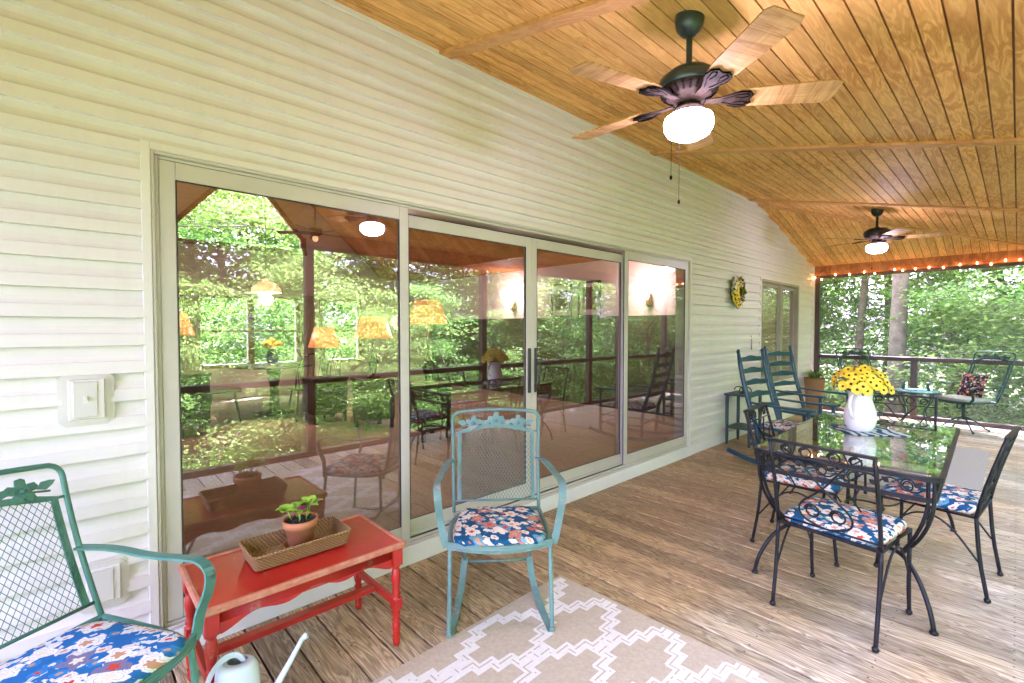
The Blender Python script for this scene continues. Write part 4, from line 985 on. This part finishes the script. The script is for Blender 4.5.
# ---------------------------------------------------------------- ladder-back rockers
def rocker(label,loc,rz):
    t=thing('rocking_chair',label,'rocking chair',loc,rz,'blue ladder back rocking chairs'); B=M['blue']; S=.40; H=1.16; W=.25
    def bp(y,z): f=(z-S)/(H-S); return (-.21-.20*f-.02*math.sin(PI*f),y,z)
    for s_ in (-1,1):
        mb=MB(); mb.tube([(-.185,s_*W*.93,.06),(-.195,s_*W*.95,.22),bp(s_*W*.96,S)]+[bp(s_*W,S+(H-S)*k/6) for k in range(1,7)],[.021,.022,.023]+[.024]*5+[.016],8); mb.ball(bp(s_*W,H+.01),.02,8,(1,1,1.3)); obj('back_post',mb,B,t)
        mb=MB(); mb.lathe([(.016,.05),(.019,.1),(.022,.2),(.019,.3),(.021,S),(.019,.48),(.016,.56),(.021,.62)],(.30,s_*(W+.02),0),10); obj('front_post',mb,B,t)
        mb=MB(); mb.tube([(.30+.045,s_*(W+.02),.635),(.13,s_*(W+.025),.632),(-.1,s_*(W+.01),.635),bp(s_*W,.645)],[1.25,1.1,.8,.6],flat=(.06,.02)); obj('arm',mb,B,t)
        mb=MB(); pts=[( -.52+1.0*k/14,s_*(W-.005),.018+.13*((k/14-.52))**2*2.2) for k in range(15)]; mb.tube(pts,1,flat=(.024,.042)); obj('rocker_runner',mb,B,t)
    mb=MB()
    for z in (.17,.27): 
        mb.tube([(.30,-W,z),(.30,W,z)],.010,7)
        for s_ in (-1,1): mb.tube([(.30,s_*(W+.01),z+.02),(-.19,s_*W*.95,z+.02)],.010,7)
    mb.tube([(-.19,-W*.93,.22),(-.19,W*.93,.22)],.010,7); obj('stretchers',mb,B,t)
    mb=MB()
    mb.box((-.215,-W+.015,S-.025),(.32,W+.0,S),None,.008); obj('seat',mb,B,t)
    for i in range(5):
        z=S+.16+i*.125; mb=MB(); n=12; vs=[]
        for k in range(n+1):
            f=k/n; y=-W+.01+(2*W-.02)*f; b=.022*math.sin(PI*f); hz=.062+.016*math.sin(PI*f)*(1+.35*math.cos(4*PI*f)) 
            x,_,_=bp(y,z)
            for dx,dz in ((-.006,0),(.006,0),(.006,hz-.02),(-.006,hz-.02)): vs.append((x-b+dx,y,z+dz-.0*f))
        fs=[(4*k+a,4*k+(a+1)%4,4*k+4+(a+1)%4,4*k+4+a) for k in range(n) for a in range(4)]+[(3,2,1,0),(4*n,4*n+1,4*n+2,4*n+3)]
        mb.add(vs,fs,False); obj('back_slat',mb,B,t)
    return t
r1=rocker('nearer blue ladder back rocking chair beside the dark side table',(.90,5.42,0),R(-8))
dup(r1,'farther blue ladder back rocking chair under the window',(.76,6.62,0),R(-17))
mb=seat_pad(.2,.22,-.2,.22,.035,.25); o=obj('seat_cushion',mb,M['floral']); o.location=(.0,0,.402); o.parent=r1
# side table
t=thing('side_table','dark two tier wooden side table against siding beside rocking chairs','side table',(.21,6.05,0)); B=M['bluedark']
for sx in (-1,1):
    for sy in (-1,1): mb=MB(); mb.lathe([(.010,0),(.014,.02),(.018,.1),(.018,.22),(.02,.3),(.02,.55),(.018,.6)],(sx*.13,sy*.17,0),10); obj('leg',mb,B,t)
mb=MB(); mb.box((-.16,-.2,.6),(.16,.2,.625),None,.006); obj('table_top',mb,B,t)
mb=MB(); mb.box((-.145,-.18,.2),(.145,.18,.22),None,.004); obj('shelf',mb,B,t)
t=thing('metal_lantern','small black scrolled iron holder on the dark side table','candle holder',(.21,6.02,.6255))
mb=MB(); mb.lathe([(.001,0),(.05,0),(.05,.006),(.012,.01),(.01,.03),(.001,.03)],n=14); obj('base',mb,M['iron'],t)
mb=MB()
for s_ in (-1,1): mb.tube([(0,s_*(.05+.05*math.cos(a)),.03+.05*math.sin(a)) for a in [k*PI/8 for k in range(9)]],.006,6); mb.tube([(s_*(.05+.05*math.cos(a)),0,.03+.05*math.sin(a)) for a in [k*PI/8 for k in range(9)]],.006,6)
obj('scroll_arm',mb,M['iron'],t)
# corner fern on stand
t=thing('fern_planter','green fern in tall brown woven planter in the far corner','planter',(.20,9.05,0))
mb=MB(); mb.lathe([(.001,0),(.10,0),(.11,.02),(.13,.3),(.15,.55),(.155,.60),(.14,.60),(.135,.56),(.001,.56)],n=20); obj('planter',mb,M['wicker'],t)
mb=MB()
for k in range(90):
    a=random.uniform(0,2*PI); L=random.uniform(.16,.32); e=random.uniform(.35,1.5); d=Vector((math.cos(a),math.sin(a),e)).normalized()
    bigleaf(mb,(.04*math.cos(a),.04*math.sin(a),.57),d,L,.014,.9)
obj('fronds',mb,M['leaf2'],t)
# round glass side table far
t=thing('round_table','small round blue glass topped iron table between far swivel chairs','side table',(1.50,9.02,0)); I=M['darkgreen']
M['aqua']=vary('aqua_glass',(.12,.34,.38),(.16,.42,.46),3,.08)
mb=MB(); mb.lathe([(.001,.505),(.26,.505),(.265,.511),(.26,.517),(.001,.517)],n=36); obj('glass_top',mb,M['aqua'],t)
mb=MB(); mb.tube([(.262*math.cos(2*PI*k/30),.262*math.sin(2*PI*k/30),.495) for k in range(30)],.010,6,True); obj('top_rim',mb,I,t)
for k in range(4):
    a=PI/4+PI/2*k; c,s_=math.cos(a),math.sin(a); mb=MB(); mb.tube(smooth([(c*.25,s_*.25,.49),(c*.24,s_*.24,.35),(c*.12,s_*.12,.22),(c*.2,s_*.2,.06),(c*.25,s_*.25,.012)],2),.009,6); mb.ball((c*.25,s_*.25,.012),.014,6); obj('leg',mb,I,t)

# ---------------------------------------------------------------- ceiling fans
def fan(label,loc,base_a,metal,zc):
    t=thing('ceiling_fan',label,'ceiling fan',loc,0,'ceiling fans under the porch roof')   # origin at blade level
    mb=MB(); top=zc-loc[2]
    mb.lathe([(.001,top-.080),(.02,top-.078),(.035,top-.07),(.055,top-.045),(.062,top-.01),(.060,top+.03)],n=24); obj('canopy',mb,metal,t)
    mb=MB(); mb.lathe([(.013,.14),(.013,top-.07)],n=12); obj('downrod',mb,metal,t)
    mb=MB(); mb.lathe([(.014,.16),(.03,.145),(.09,.135),(.125,.105),(.132,.075),(.125,.062)],n=36); mt=obj('motor_housing',mb,metal,t)
    mb=MB(); mb.lathe([(.125,.0615),(.118,.045),(.085,.022),(.05,.012),(.05,.0),(.045,-.015)],n=36); band=obj('vented_band',mb,M['fansilver'],t)
    mb=MB()
    for k in range(24):
        a=2*PI*k/24; mb.tube([(.119*math.cos(a),.119*math.sin(a),.048),(.094*math.cos(a),.094*math.sin(a),.028)],1,flat=(.010,.006))
    obj('vent_slots',mb,M['fangroove'],t)
    mb=MB(); mb.lathe([(.044,-.0155),(.062,-.02),(.064,-.032),(.05,-.036),(.06,-.04),(.06,-.047)],n=28); obj('light_fitter',mb,M['fansilver'],t)
    mb=MB(); mb.lathe([(.056,-.0475),(.082,-.051),(.099,-.062),(.105,-.082),(.102,-.108),(.088,-.132),(.06,-.147),(.03,-.153),(.001,-.155)],n=32); obj('light_globe',mb,M['globe'],t)
    for k in range(2):
        a=2.4+k*2.1; mb=MB(); x,y=.055*math.cos(a),.055*math.sin(a); mb.tube([(x,y,-.03),(x*1.9,y*1.9,-.08),(x*2.0,y*2.0,-.16),(x*2.,y*2.,-.40+.06*k)],.0012,5); mb.ball((x*2,y*2,-.40+.06*k),.006,6,(1,1,1.8)); obj('pull_chain',mb,M['fansilver'],t)
    for k in range(5):
        a=base_a+2*PI*k/5
        Mk=Matrix.Rotation(a,4,'Z')@Matrix.Rotation(R(-11),4,'X')
        L0,L1=.205,.60; pts=[(L0,-.045),(L0+.06,-.058),(L1-.03,-.070),(L1,-.055),(L1,.055),(L1-.03,.070),(L0+.06,.058),(L0,.045)]
        mb=MB(); mb.prism(pts,(.0,.006)); b=obj('blade',mb,M['blade'],t); b.matrix_local=Mk@Matrix.Translation((0,0,.012))
        mb=MB(); pts=smooth([(.0,-.0,0)],0)
        out=[(.07,-.014),(.13,-.018),(.17,-.035),(.205,-.05),(.245,-.046),(.262,-.024),(.25,0),(.262,.024),(.245,.046),(.205,.05),(.17,.035),(.13,.018),(.07,.014)]
        mb.prism(out,(-.006,.0)); mb.mi=1
        for s_ in (-1,1):
            mb.tube([(.14,s_*.01,-.0075),(.19,s_*.03,-.0075),(.235,s_*.036,-.0075),(.245,s_*.02,-.0075),(.22,s_*.012,-.0075),(.19,s_*.018,-.0075)],.0022,4)
            mb.tube([(x_,y_,-.007) for x_,y_ in (out[2:7] if s_<0 else out[6:11])],.0025,4)
        ir=obj('blade_iron',mb,[M['fansilver'],M['fangroove']],b); ir.matrix_local=Matrix.Translation((0,0,-.0005))
    return t
F1=(1.485,2.02,2.41); F2=(1.335,7.0,2.46)
fan('slate blue ceiling fan with oak blades, nearer of the porch fans',F1,R(38),M['fanmetal'],zmain(F1[0])-.005)
fan('black ceiling fan with oak blades near string lights at far end',F2,R(15),M['blackmetal'],zmain(F2[0])-.005)
def light(name,loc,en,c,size=.05):
    l=bpy.data.lights.new(name,'POINT'); l.energy=en; l.color=c; l.shadow_soft_size=size
    o=bpy.data.objects.new(name,l); col.objects.link(o); o.location=loc; return o

# ---------------------------------------------------------------- string lights
import sys
CAMX,CAMH=2.5,1.42; fpx=474.; yaw=R(46.87); pit=R(-1.6)
sl=thing('string_lights','strings of small glowing orange bulbs hung along the porch headers','string lights',(0,0,0))
bulbs=[]
xz=[(.06,2.305),(.16,2.27),(.36,2.335),(.56,2.325),(.76,2.345),(.90,2.31),(1.0,2.25),(1.15,2.35),(1.25,2.33),(1.40,2.34),(1.56,2.345),(1.72,2.33),(1.90,2.355),(2.08,2.36),(2.22,2.33),(2.36,2.37),(2.50,2.365),(2.68,2.35)]
far=[(x,YF-.125,z) for x,z in xz]
near=[(XO-.085,YF-.4-i*.42,2.32+.03*math.sin(i*2.3)) for i in range(22)]
bm=MB(); bm.lathe([(.001,-.022),(.008,-.018),(.011,-.008),(.008,.004),(.004,.010)],n=8); b0=None
sock=MB(); sock.lathe([(.0055,.0095),(.0055,.024),(.001,.025)],n=6); s0=None
for p in far:
    if b0 is None: b0=obj('bulb',bm,M['bulb'],sl); s0=obj('socket',sock,M['wire'],b0); o=b0
    else:
        o=b0.copy(); col.objects.link(o); o.parent=sl; s2=s0.copy(); col.objects.link(s2); s2.parent=o
    o.location=p
mb=MB(); w=[(a[0],a[1],a[2]+.024) for a in far]; mb.tube(w,.002,4); obj('wire',mb,M['wire'],sl)

# ---------------------------------------------------------------- things inside the house
FZ=.112
def table_lamp(label,x,y,z0,h,r,mat):
    t=thing('table_lamp',label,'lamp',(x,y,z0),0,'lit lamps inside the room')
    mb=MB(); mb.lathe([(.001,0),(.09,0),(.09,.02),(.03,.04),(.05,.12),(.07,.2),(.03,.3),(.012,.34),(.012,h-.1)],n=18); obj('lamp_base',mb,M['darkwood'],t)
    mb=MB(); mb.lathe([(r,h-.28),(r*.62,h),(r*.60,h),(r*.98,h-.28)],n=26); obj('lamp_shade',mb,mat,t)
    return t
def cabinet(name,label,x,y,hx,hy,h,mat,cat='cabinet'):
    t=thing(name,label,cat,(x,y,FZ))
    mb=MB(); mb.box((-hx,-hy,h-.03),(hx,hy,h),None,.006); obj('top',mb,mat,t)
    mb=MB(); mb.box((-hx+.02,-hy+.02,.12),(hx-.02,hy-.02,h-.03),None,.004)
    obj('case',mb,mat,t)
    mb=MB()
    for k in range(2): mb.box((hx-.02,-hy+.04+k*(hy-.02),.16),(hx-.01,-.02+k*(hy-.02),h-.07),None,.003)
    obj('drawer_front',mb,mat,t)
    for sx in (-1,1):
        for sy in (-1,1): mb=MB(); mb.box((sx*(hx-.05)-.02,sy*(hy-.05)-.02,0),(sx*(hx-.05)+.02,sy*(hy-.05)+.02,.12)); obj('leg',mb,mat,t)
    return t
cabinet('end_table','dark wooden end table under the amber lamp left of pendant',-4.6,.95,.25,.35,.75,M['darkwood'],'end table')
table_lamp('tall orange shaded lamp at left edge of first glass panel',-4.6,.95,FZ+.75,.75,.22,M['shade'])
cabinet('end_table','dark end table holding lamp seen just right of pendant light',-4.2,2.64,.25,.25,.62,M['darkwood'],'end table')
table_lamp('orange shaded table lamp just right of the hanging pendant',-4.2,2.64,FZ+.62,.70,.21,M['shade'])
cabinet('end_table','dark end table below lamp at right of first glass panel',-3.3,2.93,.22,.22,.66,M['darkwood'],'end table')
table_lamp('large orange lamp shade near right edge of first panel',-3.3,2.93,FZ+.66,.80,.25,M['shade'])
cabinet('end_table','dark end table below lamp seen in second glass panel',-2.3,3.12,.22,.22,.66,M['darkwood'],'end table')
table_lamp('wide orange lamp shade seen through second glass panel',-2.3,3.12,FZ+.66,.98,.24,M['shade'])
t=thing('pendant_lamp','amber stained glass pendant hanging on long cord inside','pendant lamp',(-4.86,2.08,1.93))
mb=MB(); mb.lathe([(.20,0),(.19,.06),(.12,.13),(.04,.17),(.03,.20),(.028,.2),(.038,.168),(.118,.127),(.186,.058),(.196,0)],n=12,smooth=False); obj('glass_shade',mb,M['shadeglass'],t)
mb=MB(); mb.tube([(0,0,.2),(0,0,2.85)],.006,6); obj('cord',mb,M['blackmetal'],t)
# dining set inside
t=thing('dining_table','dark dining table indoors with flower vase and spindle chairs','table',(-5.3,2.3,FZ))
mb=MB(); mb.lathe([(.001,.72),(.55,.72),(.56,.735),(.55,.75),(.001,.75)],n=36); obj('table_top',mb,M['darkwood'],t)
mb=MB(); mb.lathe([(.001,0),(.28,0),(.28,.03),(.08,.07),(.06,.4),(.09,.6),(.12,.72)],n=20); obj('pedestal',mb,M['darkwood'],t)
def windsor(label,x,y,rz):
    t=thing('spindle_chair',label,'chair',(x,y,FZ),rz,'dark spindle back chairs indoors'); D_=M['darkwood']
    o=obj('seat',seat_pad(.2,.22,-.2,.22,.03,.5,dome=0),D_,t); o.location=(0,0,.43)
    mb=MB(); mb.tube([(-.19-.08*math.sin(PI*k/12),-.2*math.cos(PI*k/12),.45+.5*math.sin(PI*k/12)**.6) for k in range(13)],.011,7); obj('back_hoop',mb,D_,t)
    mb=MB()
    for k in range(1,7):
        a=PI*k/7; mb.tube([(-.17,-.16*math.cos(a),.45),(-.19-.08*math.sin(a),-.2*math.cos(a),.45+.5*math.sin(a)**.6)],.005,5)
    obj('spindles',mb,D_,t)
    for sx in (-1,1):
        for sy in (-1,1): mb=MB(); mb.tube([(sx*.13,sy*.14,.44),(sx*.2,sy*.2,0)],.014,6); obj('leg',mb,D_,t)
    return t
w0=windsor('spindle back chair at left side of the indoor table',-5.0,1.55,R(80))
dup(w0,'spindle back chair at near side of the indoor table',(-4.55,2.5,FZ),R(180)); dup(w0,'spindle back chair at right side of the indoor table',(-5.3,3.05,FZ),R(-90))
t=thing('indoor_vase','dark vase of yellow flowers on the indoor dining table','vase',(-5.2,2.25,FZ+.7505))
mb=MB(); mb.lathe([(.001,0),(.05,0),(.09,.08),(.07,.18),(.05,.22),(.06,.25)],n=16); obj('vase_body',mb,M['bluedark'],t)
mb=MB()
for k in range(26):
    a=random.uniform(0,2*PI); e=random.uniform(.3,1); p=(.14*e*math.cos(a),.14*e*math.sin(a),.36+.06*random.random()-.08*e); mb.tube([(0,0,.22),p],.003,4); mb.ball(p,.028,5)
obj('blooms',mb,M['petal'],t)
# framed pictures on the side wall
for k,(xc,lab) in enumerate(((-3.13,'left one of two black framed pictures on indoor white wall'),(-2.50,'right one of two black framed pictures on indoor white wall'))):
    t=thing('framed_picture',lab,'picture',(xc,IY1,1.62),0,'framed pictures on the indoor wall')
    mb=MB(); w,h=.235,.30
    mb.box((-w,-.03,0),(-w+.03,-.001,2*h)); mb.box((w-.03,-.03,0),(w,-.001,2*h)); mb.box((-w+.03,-.03,0),(w-.03,-.001,.03)); mb.box((-w+.03,-.03,2*h-.03),(w-.03,-.001,2*h)); obj('frame',mb,M['track'],t)
    mb=MB(); mb.box((-w+.03,-.012,.03),(w-.03,-.002,2*h-.03)); obj('mount',mb,M['mat'],t)
    mb=MB(); mb.box((-w+.09,-.016,.12),(w-.09,-.0125,2*h-.10)); obj('print',mb,M['paper'],t)
for xc,lab in ((-1.35,'brass wall sconce glowing seen through last glass panel'),(-4.35,'brass wall sconce glowing seen through second glass panel')):
    t=thing('wall_sconce',lab,'wall lamp',(xc,IY1,1.75),0,'wall sconces on the indoor wall')
    mb=MB(); mb.lathe([(.001,0),(.04,0),(.05,.05),(.03,.18),(.001,.2)],(0,-.02,0),12); mb.tube([(0,-.02,.06),(0,-.11,.03),(0,-.13,.10)],.008,6); obj('bracket',mb,M['midwood'],t)
    mb=MB(); mb.lathe([(.03,.1),(.055,.16),(.06,.22),(.05,.26),(.045,.26),(.055,.22),(.05,.16),(.028,.11),(.001,.1)],(0,-.13,0),16); obj('glass_shade',mb,M['sconce'],t)
    light('sconce_light',(xc,IY1-.3,2.05),1.1,(1,.78,.5),.06)
light('room_light',(-4.86,2.08,1.85),2.2,(1,.74,.45),.1)
light('lamp_light',(-3.3,3.3,1.5),.8,(1,.7,.4),.1)
light('lamp_light',(-2.3,3.12,1.6),.8,(1,.7,.4),.1)
light('lamp_light',(-4.6,.95,1.6),.8,(1,.7,.4),.1)
light('bedroom_light',(-1.3,8.2,2.1),1,(1,.68,.35),.1)
t=thing('indoor_ceiling_fan','dark brown ceiling fan hanging inside under vaulted ceiling','ceiling fan',(-5.3,2.95,2.95))
mb=MB(); mb.lathe([(.012,1.6),(.012,.1),(.1,.08),(.12,.02),(.09,-.02),(.03,-.05)],n=16); obj('motor',mb,M['darkwood'],t)
for k in range(5):
    mb=MB(); mb.box((.1,-.055,0),(.58,.055,.008)); b=obj('blade',mb,M['darkwood'],t); b.matrix_local=Matrix.Rotation(2*PI*k/5+.35,4,'Z')@Matrix.Rotation(R(12),4,'X')
mb=MB(); mb.ball((0,0,-.08),.05,8); obj('light_bowl',mb,M['shadeglass'],t)

# ---------------------------------------------------------------- forest
def leaves_mesh(name,centers,normals_up,size,mat,parent):
    n=len(centers); c=centers
    a=rng.uniform(0,2*PI,n); tilt=rng.normal(0,.55,n); b=rng.uniform(0,2*PI,n)
    nrm=np.stack([np.sin(tilt)*np.cos(b),np.sin(tilt)*np.sin(b),np.cos(tilt)],1)
    u=np.stack([np.cos(a),np.sin(a),np.zeros(n)],1); u-= nrm*(u*nrm).sum(1,keepdims=True); u/=np.linalg.norm(u,axis=1,keepdims=True)
    v=np.cross(nrm,u); s=size*rng.uniform(.6,1.25,n)[:,None]
    V=np.empty((n,4,3)); V[:,0]=c-u*s*.5; V[:,1]=c+v*s*.30-nrm*s*.06; V[:,2]=c+u*s*.5; V[:,3]=c-v*s*.30-nrm*s*.06
    me=bpy.data.meshes.new(name); me.vertices.add(n*4); me.vertices.foreach_set('co',V.ravel())
    me.loops.add(n*4); me.loops.foreach_set('vertex_index',np.arange(n*4)); me.polygons.add(n)
    me.polygons.foreach_set('loop_start',np.arange(0,n*4,4)); me.polygons.foreach_set('loop_total',np.full(n,4))
    me.update(); me.validate(); me.materials.append(mat)
    o=bpy.data.objects.new(name,me); col.objects.link(o); o.parent=parent; return o
def tree_proto(label,H,rad,nl,per,tr,zlow,mat,leaf,name='tree'):
    t=thing(name,label,'tree',(0,0,0)); mb=MB()
    bend=[Vector((rng.normal(0,.05)*k,rng.normal(0,.05)*k,H*k/8)) for k in range(9)]
    mb.tube(bend,[tr*(1.25 if k==0 else 1-.1*k) for k in range(9)],12)
    cs=[]
    def tp(z): k=min(7.999,max(0,z/H*8)); i=int(k); return bend[i].lerp(bend[i+1],k-i)
    for i in range(nl):
        z=zlow+(H-zlow)*((i+rng.random())/nl); f=(z-zlow)/(H-zlow); L=rad*(.45+.75*math.sin(PI*min(1,.25+f*.75)))*rng.uniform(.7,1.15); a=rng.uniform(0,2*PI)
        p0=tp(z); d=Vector((math.cos(a),math.sin(a),rng.uniform(.05,.45))); pts=[p0]
        for k in range(1,6): pts.append(p0+d*L*k/5+Vector((rng.normal(0,.06)*L*.3,rng.normal(0,.06)*L*.3,-.10*L*(k/5)**2)))
        mb.tube(pts,[tr*.26*(1-.17*k)*(.4+.6*(1-f)) for k in range(6)],5,caps=False)
        for k in range(1,6):
            for j in range(3):
                c=pts[k]+Vector((rng.normal(0,.28)*L*.4,rng.normal(0,.28)*L*.4,rng.normal(0,.09)))
                m=int(per*rng.uniform(.6,1.3)); R_=rng.uniform(.28,.6)
                q=rng.normal(0,1,(m,3))*np.array([R_*.6,R_*.6,.05]); tiltx=rng.normal(0,.18,2); q[:,2]+=q[:,0]*tiltx[0]+q[:,1]*tiltx[1]-.15*(q[:,0]**2+q[:,1]**2)
                cs.append(q+np.array(c)); 
                mb.tube([pts[k],c],tr*.03+.002,3,caps=False)
    obj('trunk',mb,M['bark'],t)
    leaves_mesh('crown',np.concatenate(cs),None,leaf,mat,t)
    return t
protoA=tree_proto('leafy beech tree with broad layered boughs',15,3.2,46,33,.15,2.0,M['leaf'],.15)
protoB=tree_proto('leafy maple tree with loose bright crown',13,3.0,40,35,.13,1.2,M['leaf'],.155)
protoS=tree_proto('bushy young sapling with low bright green sprays',5.5,1.9,28,34,.045,.3,M['leaf2'],.10,'sapling')
protoT=tree_proto('tall tree with high crown and bare trunk',17,3.3,34,38,.19,6.5,M['leaf'],.155)
protos={'A':protoA,'B':protoB,'S':protoS,'T':protoT}; used=set()
GT='trees in the woods around the porch'; GS='young saplings in the woods around the porch'
spots=[]
# placed to match trunks seen beyond the far screen
fix=[('T',.57,14.0,1.0,'thick straight grey trunk rising just beyond the end screen'),('T',1.25,20.0,.75,'slender trunk behind the string lights, right of the thick one'),
     ('T',-.75,17.0,.7,'slim pale trunk seen left of the thick one beyond the screen'),('B',2.1,23.0,1.,'bending trunk far off behind the swivel chair')]
for k in range(26): # far end, y>12
    pass
def ok(x,y,dmin,kind):
    return all(math.hypot(x-a,y-b)>dmin for a,b,_ in spots)
for kd,x,y,s,lab in fix: spots.append((x,y,kd))
rs=random.Random(5)
cand=[]
def scatter(n,xr,yr,kinds,dmin,smin=.8,smax=1.2):
    c=0; tr=0
    while c<n and tr<3000:
        tr+=1; x=rs.uniform(*xr); y=rs.uniform(*yr)
        if -9.5<x<4.6 and -4.6<y<11.6: continue
        if not ok(x,y,dmin,None): continue
        kd=rs.choice(kinds); spots.append((x,y,kd)); cand.append((kd,x,y,rs.uniform(smin,smax))); c+=1
scatter(20,(-5,9),(12.2,19),'S',1.25,.8,1.25)
scatter(18,(-7,13),(15,32),'ABT',2.5)
scatter(8,(-10,16),(19,34),'S',2.5,1.,1.5)
scatter(12,(7,12),(-1,13),'S',1.6,.6,.95)
scatter(19,(10,26),(-4,22),'ABT',3.)
scatter(12,(12,22),(-2,18),'S',2.5,1.,1.5)
scatter(9,(-24,-11),(-6,12),'AB',3.2)
scatter(9,(-16,-10.5),(-3,9),'S',2.)
first=set()
def where(x,y):
    if y>12 and y>=abs(x-2)*1.0: return 'beyond the far end screen'
    if x>4: return 'on the open side of the porch'
    if x<-9: return 'behind the house'
    return 'in the woods behind the camera'
desc={'A':'broad leafy beech with layered boughs','B':'leafy maple with loose bright crown','S':'bushy young sapling with low sprays','T':'tall woodland tree with high crown'}
for kd,x,y,s,*lab in fix+cand:
    pr=protos[kd]; z=ground_z(x,y)-.05; l=lab[0] if lab else desc[kd]+' '+where(x,y)
    if kd not in first: first.add(kd); o=pr
    else: o=copytree(pr)
    o.location=(x,y,z); o.rotation_euler=(0,0,rs.uniform(0,6.28)); o.scale=(s,s,s*rs.uniform(.95,1.1)); o['label']=l; o['group']=(GS if kd=='S' else GT) if not lab else GT
    if not lab: o['group']=(GS if kd=='S' else GT)+', '+desc[kd].split()[0]+' ones '+where(x,y)
# far woods: one uncountable mass of foliage
n=10; ang=rng.uniform(0,2*PI,n); rr=rng.uniform(30,44,n); zz=rng.uniform(-4,19,n)
nclump=3400; ca=rng.uniform(0,2*PI,nclump); cr=rng.uniform(28,42,nclump); cz=rng.uniform(-4,18,nclump)
n=300000; k=rng.integers(0,nclump,n); ca=np.where((ca>R(236))&(ca<R(306)),ca-R(120),ca); c=np.stack([cr[k]*np.cos(ca[k]),cr[k]*np.sin(ca[k])+5,cz[k]],1)+rng.normal(0,1,(n,3))*np.array([1.5,1.5,.6])  # sky gap kept in the unseen woods so daylight reaches the porch
o=leaves_mesh('distant_woods',c,None,.55,M['leaf'],None); tag(o,'distant mass of green woodland foliage all around the house','woods',None,'stuff')
# low ground cover
n=26000; x=rng.uniform(-18,26,n); y=rng.uniform(-14,34,n); m=~((x>-9)&(x<3.6)&(y>-4)&(y<10.3)); x=x[m];y=y[m]
z=np.array([ground_z(a,b) for a,b in zip(x,y)])+rng.uniform(.02,.55,len(x))**1.5
o=leaves_mesh('ground_cover',np.stack([x,y,z],1),None,.22,M['leaf2'],None); tag(o,'low leafy ground cover spread over the forest floor','ground cover',None,'stuff')

# ---------------------------------------------------------------- light, world, camera
w=bpy.data.worlds.new('World'); sc.world=w; w.use_nodes=True; nt=w.node_tree; bg=nt.nodes['Background']
sky=nt.nodes.new('ShaderNodeTexSky'); sky.sky_type='NISHITA'; sky.sun_disc=False
EL,AZ=R(60),R(118)     # azimuth measured from +x towards +y
sky.sun_elevation=EL; sky.sun_rotation=PI/2-AZ; sky.air_density=1.2; sky.dust_density=4.
hs=nt.nodes.new('ShaderNodeHueSaturation'); hs.inputs['Saturation'].default_value=.35; nt.links.new(sky.outputs[0],hs.inputs['Color']); nt.links.new(hs.outputs[0],bg.inputs[0]); bg.inputs[1].default_value=.15
sun=bpy.data.lights.new('sun','SUN'); sun.energy=4; sun.angle=R(.6); sun.color=(1,.95,.86)
so=bpy.data.objects.new('sun',sun); col.objects.link(so)
d=Vector((math.cos(EL)*math.cos(AZ),math.cos(EL)*math.sin(AZ),math.sin(EL))); so.rotation_euler=d.to_track_quat('Z','Y').to_euler(); so.location=d*30
cam=bpy.data.cameras.new('camera'); co=bpy.data.objects.new('camera',cam); col.objects.link(co); sc.camera=co
cam.sensor_width=36; cam.lens=36*474/1024; cam.clip_start=.02; cam.clip_end=500
co.location=(2.5,0,1.42); co.rotation_euler=(R(90-1.6),0,yaw)
vs_=sc.view_settings; vs_.view_transform='Standard'; vs_.look='None'; vs_.gamma=1; vs_.exposure=4.85
vs_.use_white_balance=True; vs_.white_balance_temperature=5500; vs_.white_balance_tint=55
cy=sc.cycles; cy.max_bounces=10; cy.diffuse_bounces=5; cy.glossy_bounces=4; cy.transmission_bounces=4; cy.transparent_max_bounces=20; cy.use_denoising=True; cy.denoising_input_passes='RGB_ALBEDO_NORMAL'; cy.denoising_prefilter='ACCURATE'
cy.caustics_reflective=False; cy.caustics_refractive=False; cy.sample_clamp_indirect=6; cy.use_light_tree=True
